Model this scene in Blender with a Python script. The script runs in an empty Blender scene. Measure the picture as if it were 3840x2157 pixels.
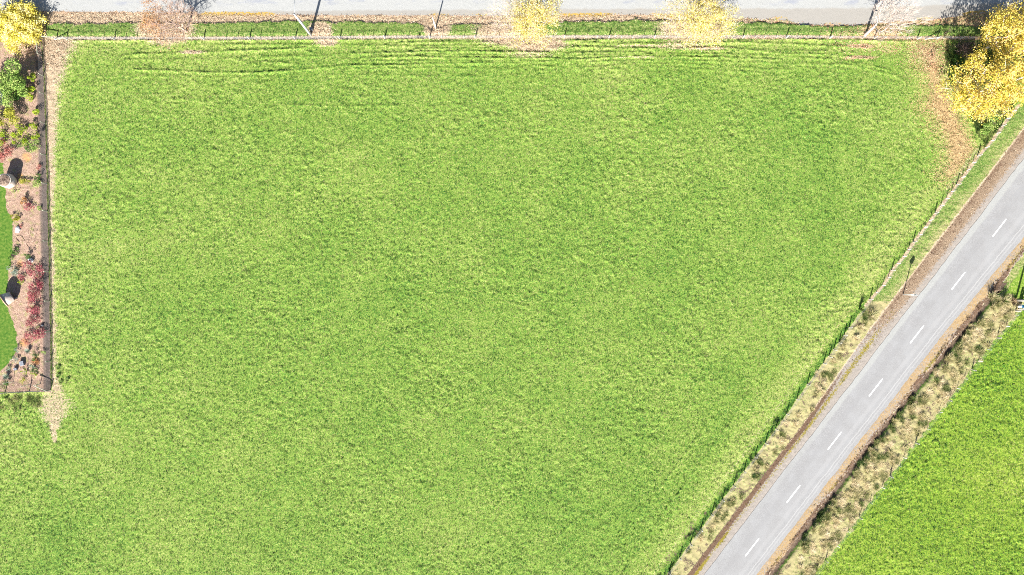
import bpy, math, random
import numpy as np
from mathutils import Vector, Matrix

random.seed(7)
RNG = np.random.default_rng(11)
SC = bpy.context.scene
COL = SC.collection
PI = math.pi

# ------------------------------------------------------------------ scale
S = 25.3                      # photograph pixels per metre on the ground
CX, CY = 1920.0, 1078.5
CAM_H = 107.0

# ------------------------------------------------------------------ camera
cam = bpy.data.cameras.new("camera")
cam.sensor_width = 36.0
cam.lens = 36.0 * CAM_H * S / 3840.0
cam.clip_start = 0.5
cam.clip_end = 3000.0
camo = bpy.data.objects.new("camera", cam)
camo.location = (0, 0, CAM_H)
camo.rotation_euler = (0, 0, 0)
COL.objects.link(camo)
SC.camera = camo

# ------------------------------------------------------------------ sky, sun, exposure
SUN_EL = math.radians(32.0)
AZ = math.radians(14.5)       # shadows fall up the picture, this much to the right
world = bpy.data.worlds.new("World")
SC.world = world
world.use_nodes = True
wn = world.node_tree.nodes
sky = wn.new("ShaderNodeTexSky")
sky.sky_type = 'NISHITA'
sky.sun_disc = False
sky.sun_elevation = SUN_EL
sky.sun_rotation = PI + AZ
world.node_tree.links.new(sky.outputs[0], wn["Background"].inputs[0])
wn["Background"].inputs[1].default_value = 0.05
sun = bpy.data.lights.new("sun", 'SUN')
sun.energy = 5.0
sun.angle = math.radians(0.5)
sun.color = (1.0, 0.95, 0.88)
suno = bpy.data.objects.new("sun", sun)
sd = Vector((math.sin(AZ) * math.cos(SUN_EL), math.cos(AZ) * math.cos(SUN_EL), -math.sin(SUN_EL)))
suno.rotation_euler = sd.to_track_quat('-Z', 'Y').to_euler()
suno.location = (0, -60, 90)
COL.objects.link(suno)
SC.view_settings.view_transform = 'Standard'
SC.view_settings.look = 'None'
SC.view_settings.exposure = 1.92
SC.view_settings.gamma = 1.0
SC.cycles.pixel_filter_type = 'BLACKMAN_HARRIS'
SC.cycles.filter_width = 1.0
SC.cycles.use_denoising = False

# ------------------------------------------------------------------ helpers
def P(px, py, z=0.0):
    return Vector(((px - CX) / S, (CY - py) / S, z))

def itp(x, pts):
    a = np.array(pts, dtype=float)
    o = np.argsort(a[:, 0])
    return np.interp(x, a[o, 0], a[o, 1])

def hash01(ix, iy, seed):
    h = (ix.astype(np.int64) * 374761393 + iy.astype(np.int64) * 668265263 + seed * 974711) & 0x7fffffff
    h = ((h ^ (h >> 13)) * 1274126177) & 0x7fffffff
    h = (h ^ (h >> 16)) & 0xffff
    return h / 65535.0

def vn(x, y, cell, seed):
    """value noise, -1..1"""
    th = seed * 1.37 + .5
    x, y = (x * math.cos(th) + y * math.sin(th)) / cell + seed * 3.1, (y * math.cos(th) - x * math.sin(th)) / cell + seed * 1.7
    ix = np.floor(x); iy = np.floor(y)
    fx = x - ix; fy = y - iy
    fx = fx * fx * (3 - 2 * fx); fy = fy * fy * (3 - 2 * fy)
    a = hash01(ix, iy, seed); b = hash01(ix + 1, iy, seed)
    c = hash01(ix, iy + 1, seed); d = hash01(ix + 1, iy + 1, seed)
    return ((a * (1 - fx) + b * fx) * (1 - fy) + (c * (1 - fx) + d * fx) * fy) * 2 - 1

def sstep(a, b, x):
    t = np.clip((x - a) / (b - a), 0, 1)
    return t * t * (3 - 2 * t)

def tag(o, label=None, cat=None, group=None, kind=None):
    if label: o["label"] = label
    if cat: o["category"] = cat
    if group: o["group"] = group
    if kind: o["kind"] = kind
    return o

def empty(name, loc, label, cat, group=None, rz=0.0):
    o = bpy.data.objects.new(name, None)
    o.empty_display_size = 0.3
    o.location = loc
    o.rotation_euler = (0, 0, rz)
    COL.objects.link(o)
    return tag(o, label, cat, group)

def link_mesh(name, me, parent=None, loc=None):
    o = bpy.data.objects.new(name, me)
    COL.objects.link(o)
    if parent: o.parent = parent
    if loc is not None: o.location = loc
    return o

def np_mesh(name, verts, faces, mat, attrs=None, fattrs=None, smooth=False):
    """faces: (n,k) int array of equal sided polygons"""
    me = bpy.data.meshes.new(name)
    verts = np.asarray(verts, dtype=np.float32); faces = np.asarray(faces, dtype=np.int32)
    n, k = faces.shape
    me.vertices.add(len(verts)); me.vertices.foreach_set("co", verts.ravel())
    me.loops.add(n * k); me.loops.foreach_set("vertex_index", faces.ravel())
    me.polygons.add(n)
    me.polygons.foreach_set("loop_start", np.arange(0, n * k, k, dtype=np.int32))
    me.polygons.foreach_set("loop_total", np.full(n, k, dtype=np.int32))
    if smooth: me.polygons.foreach_set("use_smooth", np.ones(n, dtype=bool))
    for an, arr in (attrs or {}).items():
        at = me.attributes.new(an, 'FLOAT', 'POINT'); at.data.foreach_set("value", np.asarray(arr, dtype=np.float32))
    for an, arr in (fattrs or {}).items():
        at = me.attributes.new(an, 'FLOAT', 'FACE'); at.data.foreach_set("value", np.asarray(arr, dtype=np.float32))
    me.update(); me.validate()
    if mat: me.materials.append(mat)
    return me

class MB:
    """collects boxes, tubes and lathes into one mesh"""
    def __init__(self): self.v = []; self.f = []
    def box(self, c, sx, sy, sz, bev=0.0, rot=None):
        i = len(self.v); c = Vector(c)
        b = min(bev, sx * .45, sy * .45, sz * .45)
        pts = []
        for z, q in ((-sz / 2, b), (-sz / 2 + b, 0), (sz / 2 - b, 0), (sz / 2, b)) if b > 0 else ((-sz / 2, 0), (sz / 2, 0)):
            x = sx / 2 - q; y = sy / 2 - q
            pts.append([Vector((-x, -y, z)), Vector((x, -y, z)), Vector((x, y, z)), Vector((-x, y, z))])
        for ring in pts:
            for p in ring:
                self.v.append(tuple(c + (rot @ p if rot else p)))
        n = len(pts)
        for r in range(n - 1):
            for k in range(4):
                a = i + r * 4 + k; b2 = i + r * 4 + (k + 1) % 4
                self.f.append((a, b2, b2 + 4, a + 4))
        self.f.append((i + 3, i + 2, i + 1, i)); t = i + (n - 1) * 4
        self.f.append((t, t + 1, t + 2, t + 3))
    def tube(self, pts, rads, n=6, cap=True):
        pts = [Vector(p) for p in pts]
        i0 = len(self.v)
        up = None
        for j, p in enumerate(pts):
            if j == 0: d = pts[1] - pts[0]
            elif j == len(pts) - 1: d = pts[-1] - pts[-2]
            else: d = pts[j + 1] - pts[j - 1]
            if d.length < 1e-6: d = Vector((0, 0, 1))
            d.normalize()
            if up is None:
                up = Vector((0, 0, 1)) if abs(d.z) < .9 else Vector((1, 0, 0))
            s = d.cross(up)
            if s.length < 1e-4: s = d.cross(Vector((0.3, 1, 0.1)))
            s.normalize(); u = s.cross(d).normalized(); up = u
            r = rads[j] if hasattr(rads, '__len__') else rads
            for k in range(n):
                a = 2 * PI * k / n
                self.v.append(tuple(p + (s * math.cos(a) + u * math.sin(a)) * r))
        for j in range(len(pts) - 1):
            for k in range(n):
                a = i0 + j * n + k; b = i0 + j * n + (k + 1) % n
                self.f.append((a, b, b + n, a + n))
        if cap:
            self.f.append(tuple(i0 + k for k in range(n))[::-1])
            e = i0 + (len(pts) - 1) * n
            self.f.append(tuple(e + k for k in range(n)))
    def lathe(self, prof, n=24, rot=None, off=(0, 0, 0), jit=0.0):
        i0 = len(self.v); off = Vector(off)
        for r, z in prof:
            for k in range(n):
                a = 2 * PI * k / n
                rr = r * (1 + jit * math.sin(3 * a + z * 4) + jit * .6 * math.sin(7 * a))
                p = Vector((rr * math.cos(a), rr * math.sin(a), z))
                self.v.append(tuple(off + (rot @ p if rot else p)))
        for j in range(len(prof) - 1):
            for k in range(n):
                a = i0 + j * n + k; b = i0 + j * n + (k + 1) % n
                self.f.append((a, b, b + n, a + n))
        self.f.append(tuple(i0 + k for k in range(n))[::-1])
        e = i0 + (len(prof) - 1) * n
        self.f.append(tuple(e + k for k in range(n)))
    def mesh(self, name, mat, smooth=False):
        me = bpy.data.meshes.new(name)
        me.from_pydata(self.v, [], self.f)
        if smooth:
            for p in me.polygons: p.use_smooth = True
        me.materials.append(mat); me.update()
        return me
    def build(self, name, mat, parent=None, loc=None, smooth=False):
        return link_mesh(name, self.mesh(name, mat, smooth), parent, loc)

# ------------------------------------------------------------------ materials
class NT:
    def __init__(self, name, rough=0.85, spec=0.2):
        self.m = bpy.data.materials.new(name); self.m.use_nodes = True
        self.t = self.m.node_tree; self.n = self.t.nodes
        self.b = self.n["Principled BSDF"]
        self.b.inputs["Roughness"].default_value = rough
        self.b.inputs["Specular IOR Level"].default_value = spec
        self.co = self.n.new("ShaderNodeTexCoord").outputs["Object"]
    def link(self, a, b): self.t.links.new(a, b)
    def noise(self, scale, detail=3, rough=.55, vec=None):
        k = self.n.new("ShaderNodeTexNoise")
        k.inputs["Scale"].default_value = scale; k.inputs["Detail"].default_value = detail
        k.inputs["Roughness"].default_value = rough
        self.link(vec or self.co, k.inputs["Vector"])
        return k.outputs[0]
    def mapped(self, sc=(1, 1, 1), rot=0.0):
        k = self.n.new("ShaderNodeMapping")
        k.inputs["Scale"].default_value = sc; k.inputs["Rotation"].default_value = (0, 0, rot)
        self.link(self.co, k.inputs[0]); return k.outputs[0]
    def attr(self, nm):
        k = self.n.new("ShaderNodeAttribute"); k.attribute_name = nm; return k.outputs["Fac"]
    def math(self, op, a, b=None, c=None, clamp=False):
        k = self.n.new("ShaderNodeMath"); k.operation = op; k.use_clamp = clamp
        for i, v in enumerate((a, b, c)):
            if v is None: continue
            if isinstance(v, (int, float)): k.inputs[i].default_value = v
            else: self.link(v, k.inputs[i])
        return k.outputs[0]
    def ramp(self, f, stops):
        k = self.n.new("ShaderNodeValToRGB"); e = k.color_ramp.elements
        while len(e) < len(stops): e.new(0.5)
        for i, (p, c) in enumerate(stops):
            e[i].position = p; e[i].color = (*c, 1)
        self.link(f, k.inputs[0]); return k.outputs[0]
    def mix(self, f, a, b, mode='MIX'):
        k = self.n.new("ShaderNodeMix"); k.data_type = 'RGBA'; k.blend_type = mode
        if isinstance(f, (int, float)): k.inputs[0].default_value = f
        else: self.link(f, k.inputs[0])
        for i, v in ((6, a), (7, b)):
            if isinstance(v, tuple): k.inputs[i].default_value = (*v, 1)
            else: self.link(v, k.inputs[i])
        return k.outputs[2]
    def range(self, v, a, b, c=0.0, d=1.0):
        k = self.n.new("ShaderNodeMapRange"); k.interpolation_type = 'SMOOTHSTEP'
        for i, x in enumerate((a, b, c, d)): k.inputs[i + 1].default_value = x
        self.link(v, k.inputs[0]); return k.outputs[0]
    def bump(self, h, strength=.5, dist=.03):
        k = self.n.new("ShaderNodeBump"); k.inputs["Strength"].default_value = strength
        k.inputs["Distance"].default_value = dist
        self.link(h, k.inputs["Height"]); self.link(k.outputs[0], self.b.inputs["Normal"])
    def out(self, c):
        if isinstance(c, tuple): self.b.inputs["Base Color"].default_value = (*c, 1)
        else: self.link(c, self.b.inputs["Base Color"])
        return self.m

def ground_mat(name, g0, g1, g2, g3, fine=6.0, big=.10):
    t = NT(name, .9, .1)
    n1 = t.noise(fine, 4, .65); n2 = t.noise(.9, 3, .6); n3 = t.noise(big, 2, .5); nf = t.noise(11.0, 2, .7)
    f = t.math('MULTIPLY_ADD', n1, .82, t.math('MULTIPLY_ADD', n2, .11, t.math('MULTIPLY', n3, .07)))
    f = t.math('ADD', f, t.math('MULTIPLY', t.attr('dry'), .16))
    grass = t.ramp(f, [(.37, g0), (.45, g1), (.53, g2), (.65, g3)])
    cl = t.math('MULTIPLY', t.range(t.noise(2.1, 5, .72), .57, .64), .75)
    grass = t.mix(cl, grass, g0)
    lit = t.attr('litter'); warm = t.attr('warm')
    ln = t.ramp(nf, [(.32, (.075, .054, .036)), (.44, (.21, .155, .10)), (.56, (.345, .27, .185)), (.72, (.45, .38, .28))])
    lw = t.ramp(nf, [(.32, (.07, .042, .018)), (.44, (.20, .132, .058)), (.56, (.32, .225, .105)), (.72, (.42, .32, .165))])
    lc = t.mix(warm, ln, lw)
    m = t.math('ADD', lit, t.math('MULTIPLY', t.math('SUBTRACT', n1, .5), 1.5))
    m = t.math('ADD', m, t.math('MULTIPLY', t.math('SUBTRACT', nf, .5), .8))
    m = t.range(m, .40, .60)
    m = t.math('MULTIPLY', m, t.range(lit, .02, .12))
    c = t.mix(m, grass, lc)
    # moss: yellow green crust
    mo = t.math('ADD', t.attr('moss'), t.math('MULTIPLY', t.math('SUBTRACT', n1, .5), 1.4))
    mo = t.math('MULTIPLY', t.range(mo, .42, .6), t.range(t.attr('moss'), .02, .12))
    mc = t.ramp(nf, [(.35, (.10, .085, .012)), (.5, (.22, .18, .03)), (.65, (.36, .27, .06))])
    c = t.mix(mo, c, mc)
    # bare dark earth
    so = t.math('ADD', t.attr('soil'), t.math('MULTIPLY', t.math('SUBTRACT', n1, .5), 1.4))
    so = t.math('MULTIPLY', t.range(so, .42, .6), t.range(t.attr('soil'), .02, .12))
    sc_ = t.ramp(nf, [(.35, (.04, .028, .02)), (.55, (.095, .066, .048)), (.7, (.17, .13, .10))])
    c = t.mix(so, c, sc_)
    t.bump(nf, .6, .03)
    return t.out(c)

M = {}
M['pasture'] = ground_mat('pasture_grass', (.022, .078, .016), (.083, .160, .021), (.134, .198, .034), (.26, .258, .10))
M['paddock'] = ground_mat('paddock_grass', (.026, .080, .010), (.098, .172, .014), (.150, .208, .024), (.25, .26, .08))
M['verge'] = ground_mat('verge_grass', (.022, .062, .013), (.068, .125, .022), (.115, .16, .038), (.25, .22, .11))
M['mown'] = ground_mat('mown_grass', (.04, .10, .012), (.09, .165, .018), (.14, .205, .028), (.26, .26, .10), 4.0)
M['lawn'] = ground_mat('lawn_grass', (.030, .080, .010), (.050, .108, .014), (.072, .13, .018), (.12, .155, .035), 3.0)

t = NT('garden_mulch', .95, .1)
nf = t.noise(9, 3, .7); n2 = t.noise(1.3, 3, .6)
c = t.ramp(nf, [(.30, (.05, .032, .024)), (.43, (.17, .11, .08)), (.55, (.29, .20, .15)), (.72, (.44, .34, .27))])
c = t.mix(t.range(n2, .5, .7), c, t.ramp(nf, [(.3, (.09, .09, .03)), (.6, (.25, .22, .11))]))
c = t.mix(t.attr('soil'), c, t.ramp(nf, [(.3, (.035, .028, .026)), (.6, (.10, .082, .074))]))
w = t.math('MULTIPLY', t.attr('warm'), t.range(nf, .4, .6))
c = t.mix(w, c, (.42, .21, .07))
t.bump(nf, .8, .04); M['mulch'] = t.out(c)

t = NT('pale_gravel', .95, .1)
nf = t.noise(12, 3, .75); n2 = t.noise(.7, 4, .65, t.mapped((.35, 1, 1))); n1 = t.noise(3.5, 3, .7)
c = t.ramp(nf, [(.25, (.14, .146, .146)), (.5, (.245, .25, .243)), (.7, (.35, .352, .342))])
c = t.mix(t.math('MULTIPLY', t.range(n2, .52, .66), t.attr('track')), c, t.ramp(nf, [(.3, (.12, .13, .16)), (.6, (.24, .25, .27))]))
c = t.mix(t.math('MULTIPLY', t.range(n1, .62, .72), .5), c, (.13, .135, .15))
c = t.mix(t.attr('soil'), c, t.ramp(nf, [(.3, (.15, .14, .125)), (.5, (.215, .205, .185)), (.7, (.27, .255, .235))]))
lit = t.attr('litter')
mm = t.math('ADD', lit, t.math('MULTIPLY', t.math('SUBTRACT', t.noise(5, 4, .7), .5), 1.5))
mm = t.math('MULTIPLY', t.range(mm, .42, .6), t.range(lit, .02, .1))
c = t.mix(mm, c, t.ramp(nf, [(.3, (.14, .085, .055)), (.5, (.29, .20, .13)), (.7, (.40, .31, .23))]))
mo = t.math('ADD', t.attr('moss'), t.math('MULTIPLY', t.math('SUBTRACT', t.noise(3, 4, .7), .5), 1.5))
mo = t.math('MULTIPLY', t.range(mo, .42, .6), t.range(t.attr('moss'), .02, .1))
c = t.mix(mo, c, t.ramp(nf, [(.35, (.22, .14, .025)), (.65, (.36, .25, .06))]))
t.bump(nf, .5, .02); M['gravel'] = t.out(c)

t = NT('shoulder_gravel', .95, .1)
nf = t.noise(12, 3, .75); n1 = t.noise(4.5, 4, .7)
c = t.ramp(nf, [(.27, (.10, .085, .075)), (.45, (.185, .165, .145)), (.6, (.25, .225, .20)), (.75, (.34, .31, .28))])
def amask(nm):
    a = t.attr(nm)
    k = t.math('ADD', a, t.math('MULTIPLY', t.math('SUBTRACT', n1, .5), 2.2))
    k = t.math('ADD', k, t.math('MULTIPLY', t.math('SUBTRACT', nf, .5), .9))
    return t.math('MULTIPLY', t.range(k, .40, .62), t.range(a, .02, .1))
c = t.mix(amask('litter'), c, t.ramp(nf, [(.3, (.045, .032, .02)), (.44, (.13, .092, .06)), (.56, (.235, .175, .12)), (.74, (.38, .30, .215))]))
c = t.mix(amask('warm'), c, t.ramp(nf, [(.3, (.12, .075, .035)), (.5, (.25, .175, .09)), (.7, (.34, .26, .15))]))
c = t.mix(amask('moss'), c, t.ramp(nf, [(.35, (.05, .045, .008)), (.5, (.15, .125, .02)), (.68, (.28, .22, .04))]))
c = t.mix(amask('soil'), c, t.ramp(nf, [(.35, (.045, .028, .02)), (.55, (.11, .07, .045)), (.7, (.18, .12, .085))]))
c = t.mix(amask('dry'), c, t.ramp(nf, [(.3, (.25, .19, .12)), (.6, (.40, .32, .22))]))
t.bump(nf, .8, .03); M['shoulder'] = t.out(c)

# sealed road: chip seal; u across (0 left..1 right), v along in metres
t = NT('chip_seal', .9, .15)
nf = t.noise(14, 3, .8); n2 = t.noise(.5, 3, .6); n1 = t.noise(3, 3, .65)
u = t.attr('u')
c = t.ramp(nf, [(.25, (.105, .105, .106)), (.43, (.166, .166, .167)), (.57, (.205, .205, .205)), (.74, (.32, .32, .318))])
c = t.mix(t.math('MULTIPLY', t.range(n2, .35, .7), .35), c, (.235, .24, .245))
edge = t.range(t.math('ADD', u, t.math('MULTIPLY', t.math('SUBTRACT', n1, .5), .05)), .095, .14, 1.0, 0.0)
fade = t.attr('fade')
c = t.mix(t.math('MULTIPLY', t.math('MULTIPLY', edge, fade), .6), c, t.ramp(nf, [(.3, (.19, .2, .19)), (.6, (.285, .29, .275))]))
def band(c0, w, k, col):
    global c
    d = t.math('ABSOLUTE', t.math('SUBTRACT', u, c0))
    b = t.math('MULTIPLY', t.range(d, w * .4, w, 1.0, 0.0), k)
    c = t.mix(b, c, col)
band(.70, .07, .30, (.245, .245, .245)); band(.835, .014, .55, (.29, .29, .285)); band(.90, .02, .35, (.28, .28, .275))
band(.34, .09, .22, (.16, .16, .163)); band(.76, .04, .2, (.18, .185, .19))
t.bump(nf, .35, .012); M['asphalt'] = t.out(c)

t = NT('road_paint', .6, .3)
nf = t.noise(16, 3, .7)
M['paint'] = t.out(t.ramp(nf, [(.25, (.42, .42, .42)), (.4, (.62, .62, .61)), (.7, (.72, .72, .71))]))

def simple(name, a, b, scale=6, rough=.8, spec=.25, metal=0.0):
    t = NT(name, rough, spec); t.b.inputs["Metallic"].default_value = metal
    return t.out(t.ramp(t.noise(scale, 4, .65), [(.35, a), (.65, b)]))
M['post'] = simple('weathered_wood', (.25, .23, .20), (.42, .40, .37), 8)
M['greenpost'] = simple('treated_wood', (.24, .25, .18), (.40, .41, .32), 8)
M['wire'] = simple('galvanised_wire', (.22, .23, .24), (.33, .34, .35), 4, .5, .4)
M['darkwire'] = simple('dull_netting_wire', (.07, .075, .08), (.12, .125, .13), 4, .6, .3)
M['concrete'] = simple('grey_concrete', (.30, .30, .30), (.44, .44, .43), 5)
M['pot'] = simple('pale_stone', (.30, .25, .21), (.50, .45, .40), 2.5)
M['darkpot'] = simple('shaded_pot_clay', (.05, .045, .045), (.16, .14, .13), 3)  # pot underside coloured dark to show it turned away from the sun
M['rim'] = simple('terracotta_rim', (.32, .20, .12), (.44, .32, .23), 6)
M['soil'] = simple('dry_soil', (.10, .07, .05), (.28, .21, .16), 12)
M['stone'] = simple('white_stone', (.34, .34, .34), (.55, .55, .56), 5)
M['slab'] = simple('grey_slab', (.09, .10, .12), (.20, .21, .24), 4)
M['white'] = simple('white_paint', (.62, .62, .62), (.75, .75, .75), 3, .5)
M['steel'] = simple('galvanised_steel', (.36, .38, .40), (.50, .52, .54), 3, .5, .4)
M['blue'] = simple('blue_plastic', (.03, .13, .22), (.06, .2, .3), 3, .4)
M['signface'] = simple('sign_face', (.6, .6, .6), (.72, .72, .72), 3, .5)
M['signred'] = simple('sign_red_ring', (.45, .02, .02), (.5, .03, .03), 3, .5)
M['black'] = simple('black_print', (.02, .02, .02), (.03, .03, .03), 3, .5)
M['bark'] = simple('grey_bark', (.16, .14, .12), (.33, .30, .27), 7)
M['palebark'] = simple('pale_bark', (.30, .26, .23), (.52, .48, .44), 7)
M['pinkbark'] = simple('pinkish_twigs', (.26, .175, .14), (.44, .34, .29), 5)
M['tanbark'] = simple('tan_bark', (.27, .215, .18), (.50, .43, .38), 7)
M['twig'] = simple('brown_twigs', (.07, .045, .035), (.2, .14, .11), 5)

def leaf_mat(name, stops, trans=.35):
    t = NT(name, .7, .2)
    v = t.attr('var')
    c = t.ramp(v, stops)
    t.out(c)
    tr = t.n.new("ShaderNodeBsdfTranslucent"); t.link(c, tr.inputs[0])
    mx = t.n.new("ShaderNodeMixShader"); mx.inputs[0].default_value = trans
    t.link(t.b.outputs[0], mx.inputs[1]); t.link(tr.outputs[0], mx.inputs[2])
    t.link(mx.outputs[0], t.n["Material Output"].inputs[0])
    return t.m
M['yellow'] = leaf_mat('yellow_leaves', [(0, (.26, .23, .02)), (.3, (.56, .48, .05)), (.6, (.78, .68, .16)), (1, (.85, .79, .46))])
M['gold'] = leaf_mat('golden_leaves', [(0, (.17, .17, .025)), (.3, (.46, .37, .045)), (.7, (.66, .51, .10)), (1, (.74, .57, .22))])
M['paleyellow'] = leaf_mat('pale_yellow_leaves', [(0, (.28, .22, .02)), (.3, (.55, .45, .06)), (.65, (.74, .64, .22)), (1, (.80, .73, .48))])
M['orange'] = leaf_mat('orange_leaves', [(0, (.26, .13, .05)), (.6, (.48, .25, .10)), (1, (.52, .34, .20))])
M['green'] = leaf_mat('green_leaves', [(0, (.025, .075, .012)), (.6, (.06, .14, .022)), (1, (.13, .22, .04))], .25)
M['conifer'] = leaf_mat('soft_green_leaves', [(0, (.04, .10, .015)), (.45, (.17, .28, .05)), (1, (.44, .52, .16))], .25)
M['lime'] = leaf_mat('lime_leaves', [(0, (.09, .17, .01)), (.6, (.26, .36, .015)), (1, (.42, .45, .05))], .3)
M['yelgreen'] = leaf_mat('yellow_green_leaves', [(0, (.10, .13, .012)), (.5, (.30, .31, .03)), (1, (.52, .48, .10))], .3)
M['silver'] = leaf_mat('silver_green_leaves', [(0, (.10, .15, .10)), (.6, (.22, .28, .21)), (1, (.34, .40, .33))], .2)
M['red'] = leaf_mat('dark_red_leaves', [(0, (.10, .015, .025)), (.5, (.27, .05, .07)), (1, (.46, .18, .18))], .25)
M['pinkred'] = leaf_mat('pink_red_leaves', [(0, (.2, .04, .04)), (.6, (.36, .12, .10)), (1, (.46, .26, .2))], .25)
M['straw'] = leaf_mat('straw_grass', [(0, (.025, .06, .014)), (.22, (.075, .125, .025)), (.42, (.22, .225, .08)), (.66, (.54, .45, .25)), (1, (.70, .61, .42))], .5)
M['tuft'] = leaf_mat('green_grass_blades', [(0, (.015, .058, .014)), (.3, (.050, .134, .020)), (.6, (.120, .208, .034)), (.8, (.195, .248, .062)), (1, (.34, .315, .145))], .25)
M['brown'] = leaf_mat('brown_dead_grass', [(0, (.035, .022, .012)), (.4, (.11, .07, .038)), (.75, (.23, .155, .085)), (1, (.36, .27, .16))], .15)
M['rank'] = leaf_mat('shaded_rank_grass', [(0, (.012, .032, .010)), (.45, (.035, .075, .018)), (.8, (.09, .14, .04)), (1, (.2, .2, .09))], .2)  # uncut grass, blades darkened to stand in for shade along the fence
M['litter'] = leaf_mat('fallen_leaf', [(0, (.09, .055, .035)), (.35, (.25, .165, .10)), (.7, (.39, .29, .19)), (1, (.52, .42, .31))], .1)
M['litterwarm'] = leaf_mat('fallen_orange_leaf', [(0, (.08, .048, .02)), (.35, (.25, .16, .068)), (.7, (.39, .27, .12)), (1, (.49, .37, .20))], .1)
M['litterred'] = leaf_mat('fallen_red_leaf', [(0, (.13, .055, .035)), (.4, (.33, .16, .09)), (.8, (.45, .27, .17)), (1, (.5, .38, .27))], .1)

# ------------------------------------------------------------------ layout lines (photograph pixels on the ground plane)
def RL(y): return 2639 + (2157 - y) * .7685
RRP = [(100, 4487), (885, 3842), (1285, 3512), (1684, 3200), (2157, 2835), (2500, 2570)]
def RR(y): return itp(y, RRP)
def DL(y): return itp(y, [(-400, 4510), (850, 3553), (1270, 3231), (1593, 3007), (2157, 2575), (2500, 2312)])
FLP = [(-400, 4440), (300, 3905), (395, 3818), (473, 3755), (500, 3737), (528, 3717), (554, 3695), (585, 3665), (611, 3647), (639, 3626), (854, 3466), (908, 3424), (962, 3387),
       (1014, 3342), (1070, 3309), (1123, 3261), (1228, 3186), (1440, 3027), (1552, 2949), (1660, 2870), (1873, 2708), (2157, 2499), (2500, 2247)]
def FL(y): return itp(y, FLP)
def FR(y): return itp(y, [(-400, 5020), (1140, 3840), (1354, 3668), (1938, 3221), (2157, 3053), (2500, 2790)])
def MR(y): return RR(y) + itp(y, [(880, 40), (1100, 62), (1300, 58), (1680, 44), (2157, 50)])
GFP = [(-400, 120), (145, 152), (209, 158), (285, 163), (352, 165), (463, 169), (582, 171), (689, 175), (792, 177), (905, 180), (1018, 182), (1129, 185), (1243, 187), (1354, 189), (1463, 190)]
def GF(y): return itp(y, GFP)
def LX(y): return itp(y, [(600, -40), (610, 8), (690, 14), (780, 22), (830, 45), (900, 46), (960, 38), (1020, 30), (1100, 28), (1150, 26), (1200, 44), (1250, 62), (1300, 61), (1350, 40), (1390, 2), (1420, -60)])
def TB(x): return itp(x, [(-200, 46), (165, 46), (520, 50), (750, 55), (1100, 58), (1250, 60), (1900, 62), (2400, 58), (2700, 70), (2950, 74), (3000, 93), (3200, 95), (3300, 86), (3500, 72), (3600, 58), (3840, 30), (4100, 10)])
def PB(x): return itp(x, [(-200, 47), (520, 47), (750, 43), (1300, 39), (2100, 33), (2800, 32), (3200, 30), (3840, 8), (4100, 0)])
def LB(x): return itp(x, [(-200, 130), (160, 130), (166, 88), (520, 86), (750, 86), (1100, 80), (1560, 85), (1620, 118), (1680, 95), (1800, 92), (2100, 82), (2400, 77), (2700, 80), (2950, 90), (3100, 99), (3400, 92), (3600, 100), (4100, 80)])
def TF(x): return itp(x, [(-200, 148), (200, 148), (1000, 148), (1450, 144), (2100, 143), (2950, 143), (3440, 147), (3511, 147), (4100, 147)])

def seg_dist(x, y, pts):
    d = np.full(x.shape, 1e9)
    for (x0, y0), (x1, y1) in zip(pts[:-1], pts[1:]):
        dx, dy = x1 - x0, y1 - y0
        tt = np.clip(((x - x0) * dx + (y - y0) * dy) / (dx * dx + dy * dy), 0, 1)
        d = np.minimum(d, np.hypot(x - x0 - tt * dx, y - y0 - tt * dy))
    return d

def in_poly(x, y, pts):
    r = np.zeros(x.shape, bool); n = len(pts)
    for i in range(n):
        x0, y0 = pts[i]; x1, y1 = pts[(i + 1) % n]
        if y0 == y1: continue
        r ^= ((y0 > y) != (y1 > y)) & (x < (x1 - x0) * (y - y0) / (y1 - y0) + x0)
    return r

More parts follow.
